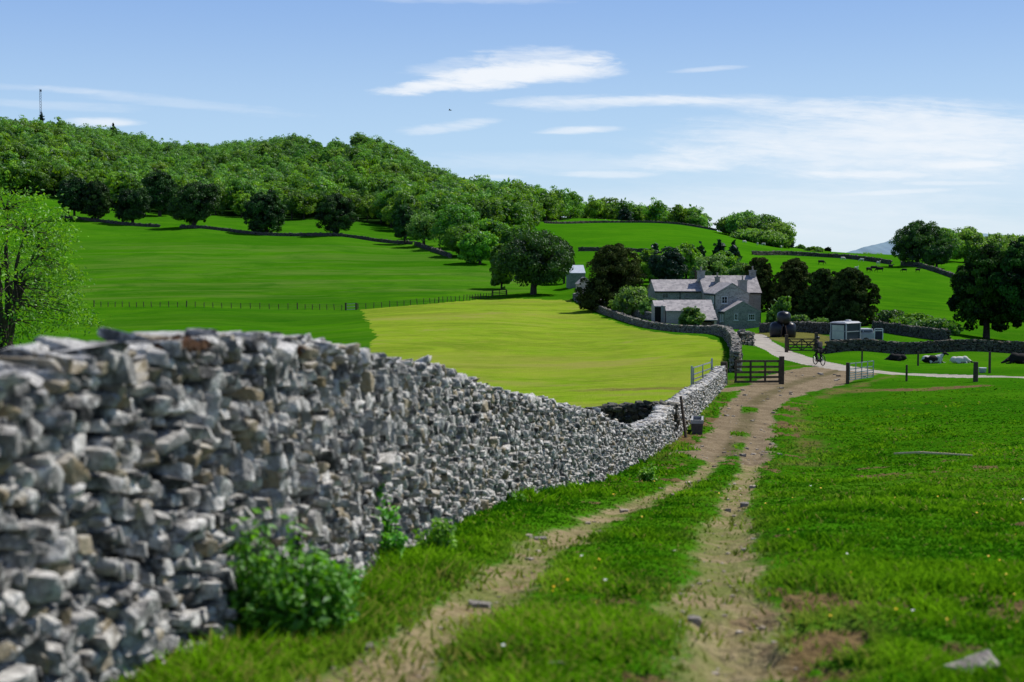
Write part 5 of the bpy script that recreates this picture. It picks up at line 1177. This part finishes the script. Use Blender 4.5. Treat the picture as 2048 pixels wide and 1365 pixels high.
m = MB(); fy = -0.15; m.tube([(-0.36, fy, -0.05), (-0.2, fy + 0.1, 1.1), (0.1, fy + 0.1, 1.12), (0.3, fy, -0.05)], 0.03, 6); tag(m.build('wooden_prop', plain('old_timber', (0.16, 0.10, 0.07), (0.1, 0.06, 0.04), 6, 0.9), None, loc=bl + Vector((0, -0.1, 0))), 'thin brown frame propped against the front of the black bales', 'frame')
# horse trailer
M_offw = plain('dull_white_paint', (0.44, 0.45, 0.47), (0.36, 0.37, 0.39), 3, 0.5); M_navy = plain('navy_panel', (0.018, 0.024, 0.05), (0.012, 0.016, 0.035), 2, 0.4); M_cream = plain('cream_panel', (0.52, 0.54, 0.48), (0.43, 0.45, 0.40), 2, 0.6); M_tyre = plain('tyre_rubber', (0.02, 0.02, 0.02), (0.012, 0.012, 0.012), 9, 0.9); M_alu = plain('aluminium_trim', (0.38, 0.40, 0.43), (0.3, 0.32, 0.35), 6, 0.5, 0.2)
T0 = Vector((azx(1693, 123.4), 123.4, 0)); T0.z = zs(T0.x, T0.y)
tl = empty('horse_trailer', T0, math.radians(42)); tag(tl, 'navy and cream horse trailer with a white roof parked behind the shaded wall', 'trailer')
HT = h_from(T0, 646); w2, l2 = 1.55, 2.05   # near corner at origin: side runs +x, rear runs +y
m = MB(); m.box((l2/2, w2/2, HT*.5+.15), (l2, w2, HT-.35)); m.build('body', M_navy, tl, bevel=0.04)
m = MB(); m.box((-0.012, w2/2+.05, HT*.58), (0.03, w2-.3, HT*.62)); m.build('rear_door', M_cream, tl); m = MB(); m.box((-0.02, w2/2, HT*.2), (0.05, w2-.1, .35)); m.build('ramp', M_dark, tl)
m = MB()
for x, y in ((-.02, -.02), (l2+.01, -.02), (-.02, w2+.01)): m.box((x, y, HT*.5+.15), (.09, .09, HT-.3))
m.box((l2/2, -.03, HT*.62), (l2-.1, .03, .07)); m.box((-.035, w2/2, HT*.64), (.03, w2-.1, .05)); m.build('trim', M_alu, tl)
m = MB(); m.hexa([(-.15,-.1,HT-.06),(l2+.1,-.1,HT-.06),(l2+.1,w2+.1,HT-.06),(-.15,w2+.1,HT-.06),(0,.15,HT+.07),(l2,.15,HT+.07),(l2,w2-.15,HT+.07),(0,w2-.15,HT+.07)]); m.build('roof', M_offw, tl)
m = MB(); m.lathe([(.26, HT+.05), (.26, HT+.14), (.2, HT+.2), (.02, HT+.21)], (l2*.7, w2*.5, 0), 14); m.build('roof_vent', M_offw, tl)
for x in (l2*.42, l2*.78):
    m = MB(); m.ring((x, -.1, .3), (0, 1, 0), .22, .09); wh = m.build('wheel', M_tyre, tl); m = MB(); m.tube([(x, -.14, .3), (x, -.06, .3)], .16, 14); m.build('rim', M_alu, wh)
m = MB(); m.bar((l2, w2/2, .42), (l2+1.1, w2/2, .42), .1); m.build('drawbar', M_galv, tl)
# white vehicle nose-in behind it
V0 = Vector((azx(1744, 127), 127, 0)); V0.z = zs(V0.x, V0.y); vh = empty('utility_vehicle', V0, math.radians(184)); tag(vh, 'boxy white off-road vehicle behind the horse trailer with its rear door swung open', 'vehicle')
HV = h_from(V0, 657)
m = MB(); m.hexa([(0,-.8,.45),(3.6,-.8,.45),(3.6,.8,.45),(0,.8,.45),(0,-.82,1.12),(3.6,-.8,1.05),(3.6,.8,1.05),(0,.82,1.12)]); m.build('body', M_offw, vh, bevel=0.05)
m = MB(); m.hexa([(.02,-.78,1.12),(2.3,-.78,1.12),(2.3,.78,1.12),(.02,.78,1.12),(.1,-.68,HV),(1.9,-.68,HV),(1.9,.68,HV),(.1,.68,HV)]); m.build('cabin', M_offw, vh, bevel=0.05)
for a, b_ in ((.18, .95), (1.05, 1.85)):
    for sd_ in (-1, 1):
        m = MB(); y0 = sd_ * .775; y1 = sd_ * .70; p = [(a, y0, 1.2), (b_, y0, 1.2), (b_, y1, HV-.15), (a, y1, HV-.15)]; n_ = Vector((0, sd_ * .02, 0.004)); m.hexa([Vector(q) for q in p] + [Vector(q) + n_ for q in p]); m.build('window', M_glass, vh)
for x in (.75, 2.85):
    for sd_ in (-1, 1):
        m = MB(); m.ring((x, sd_ * .76, .36), (0, 1, 0), .26, .1); wh = m.build('wheel', M_tyre, vh); m = MB(); m.tube([(x, sd_ * .68, .36), (x, sd_ * .84, .36)], .18, 14); m.build('rim', M_alu, wh)
dr = MB(); y0 = .78
for a, b_ in (((-.02, y0, .5), (-.02, y0, HV)), ((-.72, y0+.12, .5), (-.72, y0+.12, HV)), ((-.02, y0, HV), (-.72, y0+.12, HV)), ((-.02, y0, 1.3), (-.72, y0+.12, 1.3))): dr.bar(a, b_, .07)
do = dr.build('rear_door', M_white, vh); m = MB(); m.hexa([(-.06,y0,.5),(-.68,y0+.1,.5),(-.68,y0+.14,.5),(-.06,y0+.04,.5),(-.06,y0,1.27),(-.68,y0+.1,1.27),(-.68,y0+.14,1.27),(-.06,y0+.04,1.27)]); m.build('door_panel', M_navy, do)

# ------------------------------------------------------------------ skinned figures
def skin(name, nodes, edges, mat, parent=None, sub=2, loc=None, rz=0, scale=1.0, fat=1.0):
    """nodes: name -> (x,y,z, rx[, ry]); the first one is the root"""
    ks = list(nodes); me = bpy.data.meshes.new(name); me.from_pydata([nodes[k][:3] for k in ks], [(ks.index(a), ks.index(b)) for a, b in edges], []); me.materials.append(mat)
    o = link(name, me, parent, loc); o.rotation_euler = (0, 0, rz); o.scale = (scale,) * 3
    sk = o.modifiers.new('skin', 'SKIN'); sk.use_smooth_shade = True; sk.branch_smoothing = 0.4
    for i, k in enumerate(ks):
        v = me.skin_vertices[0].data[i]; n = nodes[k]; v.radius = (n[3] * fat, (n[4] if len(n) > 4 else n[3]) * fat); v.use_root = (i == 0)
    s_ = o.modifiers.new('sub', 'SUBSURF'); s_.levels = sub; s_.render_levels = sub
    return o
def bake(o):
    dg = bpy.context.evaluated_depsgraph_get(); me = bpy.data.meshes.new_from_object(o.evaluated_get(dg)); me.name = o.name; o.modifiers.clear(); o.data = me; return o
def coat(name, c1, c2, thr, sc=1.6):
    m, g = new_mat(name); P = g.obj(); n = g.noise(P, sc, 1.5, 0.4, 0.3); f = g.rng(n, thr - 0.02, thr + 0.02); c = g.mix(f, c1, c2); c = g.mix(g.math('MULTIPLY', g.noise(P, 14, 3), 0.3), c, tuple(k * 0.5 for k in c1)); g.out(g.bsdf(c, 0.85, None, 0, 0.2)); return m
K = (0.012, 0.011, 0.011); WH = (0.62, 0.60, 0.55)
M_black = coat('black_coat', K, K, 0.5); M_pied = coat('pied_coat', K, WH, 0.50, 1.5); M_whitec = coat('white_coat', WH, K, 0.68, 1.4); M_sheep = coat('sheep_wool', (0.66, 0.64, 0.58), (0.5, 0.48, 0.42), 0.5)
def blob(name, balls, caps, mat, vox=0.045, parent=None, loc=None, rz=0, scale=1.0):
    """ellipsoids and tapering limbs fused into one continuous smooth body"""
    mb = MB()
    for c, rd in balls:
        V = []; F = []; n, m = 16, 10
        for i in range(m + 1):
            t = math.pi * i / m
            for k in range(n): a = 2 * math.pi * k / n; V.append((c[0] + rd[0] * math.sin(t) * math.cos(a), c[1] + rd[1] * math.sin(t) * math.sin(a), c[2] + rd[2] * math.cos(t)))
        for i in range(m):
            for k in range(n): F.append((i * n + k, (i + 1) * n + k, (i + 1) * n + (k + 1) % n, i * n + (k + 1) % n))
        mb.add(V, F)
    for pts, rad in caps: mb.tube(pts, rad, 10)
    o = mb.build(name, mat, parent, smooth=True, loc=loc); o.rotation_euler = (0, 0, rz); o.scale = (scale,) * 3
    rm = o.modifiers.new('fuse', 'REMESH'); rm.mode = 'VOXEL'; rm.voxel_size = vox; rm.use_smooth_shade = True
    sm = o.modifiers.new('smooth', 'SMOOTH'); sm.factor = 0.6; sm.iterations = 5
    return o
def lying(up=True):
    B = [((-.12,0,.40),(.74,.42,.41)), ((-.72,.02,.42),(.42,.38,.37)), ((.40,0,.47),(.40,.33,.40)), ((-.35,.28,.24),(.36,.24,.22))]
    if up: hc = [([(.45,0,.60),(.72,0,.80),(.95,0,1.02)],[.26,.19,.14]), ([(.90,0,1.06),(1.10,0,.98),(1.34,0,.84)],[.13,.115,.075]), ([(.92,.08,1.08),(.88,.30,1.06)],[.05,.03]), ([(.92,-.08,1.08),(.88,-.30,1.06)],[.05,.03])]
    else: hc = [([(.50,0,.46),(.80,.05,.36),(1.02,.10,.26)],[.27,.19,.14]), ([(.98,.10,.28),(1.18,.16,.18),(1.42,.22,.10)],[.13,.11,.07]), ([(1.0,.16,.36),(.95,.36,.36)],[.05,.03]), ([(1.0,.02,.36),(.97,-.18,.38)],[.05,.03])]
    L = [([(.50,.24,.30),(.80,.34,.12),(1.12,.36,.07)],[.13,.08,.05]), ([(.45,-.24,.28),(.62,-.40,.10),(.28,-.44,.06)],[.13,.08,.05]), ([(-.55,.30,.30),(-.02,.50,.12),(-.42,.56,.06),(-.20,.60,.05)],[.2,.09,.06,.05]), ([(-.55,-.30,.28),(-.05,-.46,.10),(-.40,-.52,.06)],[.18,.08,.05]), ([(-1.10,0,.46),(-1.22,.08,.22),(-1.18,.2,.04)],[.05,.035,.03])]
    return B, hc + L
def standing(graze=False):
    B = [((-.1,0,1.0),(.72,.38,.38)), ((-.68,0,1.06),(.36,.31,.33)), ((.42,0,1.0),(.38,.30,.40))]
    hc = [([(.5,0,1.05),(.9,0,.85),(1.15,0,.58)],[.26,.18,.13]), ([(1.12,0,.6),(1.25,0,.4),(1.36,0,.15)],[.12,.11,.07])] if graze else [([(.5,0,1.1),(.82,0,1.3),(1.05,0,1.5)],[.26,.18,.13]), ([(1.02,0,1.52),(1.2,0,1.44),(1.44,0,1.3)],[.12,.11,.07])]
    L = [([(-1.0,0,1.15),(-1.08,0,.8),(-1.06,0,.45)],[.05,.03,.04])]
    for s in (1, -1): L += [([(.5,.17*s,.85),(.54,.18*s,.45),(.54,.18*s,0)],[.15,.075,.06]), ([(-.66,.18*s,.9),(-.78,.19*s,.55),(-.90,.19*s,.45),(-.82,.19*s,0)],[.2,.11,.075,.06])]
    return B, hc + L
def cow(px, py, rz, mat, label, up=True, sc=0.85, group=None, Y=None):
    p = hit(px, py) if Y is None else foot(px, Y); o = blob('cow', *lying(up), mat, 0.045, None, p - Vector((0, 0, 0.03)), rz, sc); return tag(o, label, 'cow', group)
cow(1792, 722, math.radians(172), M_black, 'black cow lying with its head down, nearest the track', False, 0.68)
cow(1868, 727, math.radians(-12), M_pied, 'black and white cow lying with its head raised', True, 0.78)
cow(1922, 727, math.radians(-14), M_whitec, 'white cow sprawled low in the grass with its head down beside the pied cow', False, 0.66)
cow(2040, 728, math.radians(174), M_black, 'dark cow lying at the right edge of the picture', False, 0.95)
cow(1912, 684, math.radians(-20), M_whitec, 'white cow lying behind the shaded wall, nearer the slanting wall', False, 0.72, Y=126); cow(1942, 684, math.radians(-10), M_pied, 'white cow with dark patches lying behind the shaded wall under the big dark trees', False, 0.8, Y=126)
cs = bake(blob('cow', *standing(True), M_black, 0.07)); cu = bake(blob('cow', *standing(False), M_black, 0.07)); cw = bake(blob('cow', *standing(False), M_whitec, 0.07)); shp = bake(blob('sheep', *standing(True), M_sheep, 0.07))
def copyof(src, px, py, rz, sc, label, cat, group, used=set(), lo=200):
    p = hit(px, py, lo); o = src
    if src.name in used: o = src.copy(); COL.objects.link(o)
    used.add(src.name); o.location = p; o.rotation_euler = (0, 0, rz); o.scale = (sc,) * 3; tag(o, label, cat, group)
GC = 'cattle grazing on the far hill field'
copyof(cs, 1643, 530, 0.1, 1.0, 'black cow grazing alone above the garden yew on the far hill field', 'cow', GC); copyof(cs, 1738, 545, 0.6, 1.0, 'black cow at the left of the grazing knot of three', 'cow', GC); copyof(cs, 1747, 542, 3.0, 1.0, 'black cow in the middle of the grazing knot of three', 'cow', GC); copyof(cs, 1759, 545, 2.9, 1.0, 'black cow at the right of the grazing knot of three', 'cow', GC)
copyof(cw, 1713, 544, -1.4, 1.0, 'pale cow standing face-on left of the grazing knot', 'cow', GC); copyof(cw, 1757, 531, -1.3, 0.9, 'pale cow standing just below the dark hill wall', 'cow', GC); copyof(cu, 1782, 537, 0.3, 0.8, 'small dark cow right of the grazing knot', 'cow', GC)
copyof(cu, 1836, 545, 0.2, 0.75, 'dark cow at the shaded edge of the right hand wood', 'cow', GC); copyof(cs, 1808, 545, 2.8, 0.75, 'dark cow between the knot and the right hand wood', 'cow', GC)
GS = 'sheep on the crest of the upper pasture'
for k, (a, b, lab) in enumerate([(1489,487,'white sheep highest on the crest below the tree clump'),(1515,491,'left one of two close white sheep below the tree clump'),(1527,492,'right one of two close white sheep below the tree clump'),(1550,494,'white sheep below the right end of the tree clump'),(1562,497,'white sheep furthest down the crest near the narrow conifer')]): copyof(shp, a, b, 0.4 + k * 1.1, 0.8, lab, 'sheep', GS)
copyof(shp, 1686, 521, 0.3, 0.8, 'white sheep against the dark hill wall', 'sheep', GS); copyof(shp, 1723, 524, 2.5, 0.8, 'white sheep below the dark hill wall further right', 'sheep', GS)

# cyclist riding away along the lane
cyp = hit(1638, 731); CY = math.radians(90 + 14)          # local +x is forward
bk = empty('bicycle', cyp, CY); tag(bk, 'dark bicycle ridden along the pale lane', 'bicycle'); M_frame = plain('bike_frame', (0.03, 0.03, 0.035), (0.02, 0.02, 0.02), 5, 0.4)
for x, nm in ((-.52, 'rear'), (.52, 'front')):
    m = MB(); m.ring((x, 0, .345), (0, 1, 0), .315, .03, 28, 6); wh = m.build('wheel', M_tyre, bk); m = MB(); m.tube([(x, -.05, .345), (x, .05, .345)], .03, 8)
    for k in range(9): a = k * 2 * math.pi / 9; m.tube([(x, 0, .345), (x + .3 * math.cos(a), 0, .345 + .3 * math.sin(a))], .004, 4)
    m.build('spokes', M_galv, wh)
m = MB()
for a, b_ in (((-.52,0,.345),(-.1,0,.30)),((-.1,0,.30),(-.22,0,.86)),((-.52,0,.345),(-.2,0,.78)),((-.1,0,.30),(.36,0,.72)),((-.2,0,.78),(.34,0,.84)),((.36,0,.70),(.33,0,.92)),((.36,0,.72),(.52,0,.345))): m.tube([a, b_], .022, 7)
m.build('frame', M_frame, bk); m = MB(); m.tube([(.42, .31, .97), (.36, .12, 1.0), (.36, -.12, 1.0), (.42, -.31, .97)], .018, 7); m.build('handlebar', M_frame, bk)
m = MB(); m.hexa([(-.36,-.08,.88),(-.08,-.03,.88),(-.08,.03,.88),(-.36,.08,.88),(-.36,-.07,.94),(-.08,-.02,.94),(-.08,.02,.94),(-.36,.07,.94)]); m.build('saddle', M_frame, bk, bevel=.015)
m = MB(); m.tube([(-.1,-.09,.30),(-.1,.09,.30)], .09, 14); m.box((.05,.14,.25),(.09,.1,.025)); m.box((-.25,-.14,.36),(.09,.1,.025)); m.build('crank', M_frame, bk)
M_skin = plain('skin', (0.42, 0.25, 0.18), (0.36, 0.2, 0.14), 8, 0.6); M_jersey = plain('dark_jersey', (0.03, 0.024, 0.022), (0.018, 0.015, 0.015), 5, 0.85); M_short = plain('black_shorts', (0.012, 0.012, 0.013), (0.008, 0.008, 0.008), 5, 0.85); M_helm = plain('dark_helmet', (0.02, 0.02, 0.022), (0.012, 0.012, 0.013), 5, 0.4); M_bag = plain('grey_pack', (0.10, 0.09, 0.085), (0.06, 0.055, 0.05), 5, 0.8)
pn = dict(pelvis=(-.22,0,1.0,.15,.13), waist=(-.12,0,1.16,.14,.11), chest=(.04,0,1.36,.17,.13), nbase=(.12,0,1.50,.075,.07), neck=(.17,0,1.56,.06,.06), skull=(.22,0,1.67,.095,.10), crown=(.21,0,1.74,.08,.085), jaw=(.30,0,1.62,.05,.05))
pe = [('pelvis','waist'),('waist','chest'),('chest','nbase'),('nbase','neck'),('neck','skull'),('skull','crown'),('skull','jaw')]
for s, sg, kn, an_k in (('L', 1, (.20,.13,.72), (.02,.14,.32)), ('R', -1, (.08,-.13,.62), (-.22,-.14,.40))):
    pn.update({'sh'+s: (.09,.20*sg,1.44,.065), 'el'+s: (.22,.27*sg,1.20,.048), 'wr'+s: (.39,.25*sg,1.04,.034), 'hd'+s: (.43,.24*sg,1.0,.04), 'hip'+s: (-.18,.11*sg,.95,.10), 'kn'+s: (*kn,.062), 'an'+s: (*an_k,.045), 'to'+s: (an_k[0]+.19, an_k[1], an_k[2]-.05,.035)})
    pe += [('chest','sh'+s),('sh'+s,'el'+s),('el'+s,'wr'+s),('wr'+s,'hd'+s),('pelvis','hip'+s),('hip'+s,'kn'+s),('kn'+s,'an'+s),('an'+s,'to'+s)]
person = empty('person', cyp, CY); tag(person, 'cyclist in dark clothes and helmet riding away along the lane', 'person')
skin('body', pn, pe, M_skin, person, 2)
sh_n = {k: (*pn[k][:3], pn[k][3] * 1.12 + .012, (pn[k][4] if len(pn[k]) > 4 else pn[k][3]) * 1.12 + .012) for k in ('chest','waist','pelvis','nbase','shL','elL','shR','elR')}
skin('jersey', sh_n, [('chest','waist'),('waist','pelvis'),('chest','nbase'),('chest','shL'),('shL','elL'),('chest','shR'),('shR','elR')], M_jersey, person, 2)
st_n = {k: (*pn[k][:3], pn[k][3] * 1.12 + .012) for k in ('pelvis','hipL','knL','anL','hipR','knR','anR')}; skin('trousers', st_n, [('pelvis','hipL'),('hipL','knL'),('knL','anL'),('pelvis','hipR'),('hipR','knR'),('knR','anR')], M_short, person, 2)
m = MB(); m.lathe([(.125, 1.68), (.135, 1.72), (.12, 1.78), (.08, 1.825), (.01, 1.84)], (.21, 0, 0), 16); m.build('helmet', M_helm, person, smooth=True)
m = MB(); m.hexa([(-.24,-.14,1.16),(-.10,-.15,1.12),(-.10,.15,1.12),(-.24,.14,1.16),(-.13,-.13,1.50),(.0,-.14,1.46),(.0,.14,1.46),(-.13,.13,1.50)]); m.build('backpack', M_bag, person, bevel=.05)

# mast, stick, tub, boulders, bird
mp_ = foot(88, 1090); ms = empty('radio_mast', mp_); HM = h_from(mp_, 180); tag(ms, 'slim lattice radio mast rising from the trees on the left hilltop', 'mast'); m = MB(); lg = [(1.0*math.cos(a), 1.0*math.sin(a)) for a in (0.3, 2.4, 4.5)]
M_mast = plain('mast_steel', (0.10, 0.12, 0.16), (0.07, 0.085, 0.12), 1, 0.6)
for x, y in lg: m.tube([(x, y, 0), (x * .7, y * .7, HM)], .13, 5)
n = 22
for k in range(n):
    z0, z1 = HM * k / n, HM * (k + 1) / n
    for j in range(3): a, b_ = lg[j], lg[(j + 1) % 3]; f0, f1 = 1 - .3 * k / n, 1 - .3 * (k + 1) / n; m.tube([(a[0]*f0, a[1]*f0, z0), (b_[0]*f1, b_[1]*f1, z1)], .07, 4)
m.build('lattice', M_mast, ms)
for f, s_ in ((.97, 1.5), (.62, 1.3), (.42, 1.2), (.30, 1.6)): m = MB(); m.lathe([(.35*s_, HM*f-.8), (.5*s_, HM*f), (.35*s_, HM*f+.8)], (.7, -.4, 0), 8); m.build('antenna', M_mast, ms)
a, b_ = hit(1789, 914), hit(1944, 918); m = MB(); d = b_ - a; m.tube([(0, 0, .09), tuple(d * .35 + Vector((0, .05, .13))), tuple(d * .62 + Vector((0, -.03, .12))), tuple(d + Vector((0, 0, .09)))], [.028, .033, .03, .02], 7); m.tube([tuple(d * .33 + Vector((0, .05, .1))), tuple(d * .36 + Vector((.02, -.1, .17)))], [.02, .012], 6); tag(m.build('fallen_branch', M_woodl, None, loc=a), 'long thin bleached branch lying on the right hand grass', 'branch')
p = hit(1965, 746); m = MB(); m.lathe([(.14, 0), (.2, .05), (.23, .28), (.25, .3), (.22, .31), (.02, .2)], (0, 0, 0), 16); tag(m.build('feed_tub', M_shed, None, smooth=True, loc=p), 'small pale blue tub in the grass between strainer and tall post', 'tub')
def boulder(px, py, Y, w, label, seed):
    q = foot(px, Y); V = T_MID[0][seed] * np.array([w / 2, w / 2.4, w / 3]); tag(link('boulder', mesh_np('boulder', V, T_MID[1], M_rock, {'rnd': np.full(len(V), 1.0), 'rnd2': np.full(len(V), .2)}, smooth=True), None, q + Vector((0, 0, w * .2))), label, 'boulder')
boulder(1457, 0, 186, 1.1, 'pale boulder at the left corner of the farmhouse extension', 1); boulder(1486, 0, 184, 0.9, 'pale boulder in front of the farmhouse extension', 2); boulder(1417, 0, 181, 1.2, 'pale boulder behind the lane wall below the barn porch', 3)
bd = at(900, 221, 160); m = MB(); m.tube([(-.18, 0, 0), (0, 0, .02), (.2, 0, 0)], [.01, .06, .02], 6); bo = m.build('bird', M_black, None, smooth=True, loc=bd); tag(bo, 'tiny dark bird flying left of the main cloud', 'bird'); m = MB(); m.add([(.06, .02, .02), (-.08, .02, .02), (-.1, .34, .12), (-.02, .36, .13)], [(0, 1, 2, 3)]); m.build('wing', M_black, bo); m = MB(); m.add([(.06, -.02, .02), (-.08, -.02, .02), (-.1, -.34, .12), (-.02, -.36, .13)], [(0, 1, 2, 3)]); m.build('wing', M_black, bo)
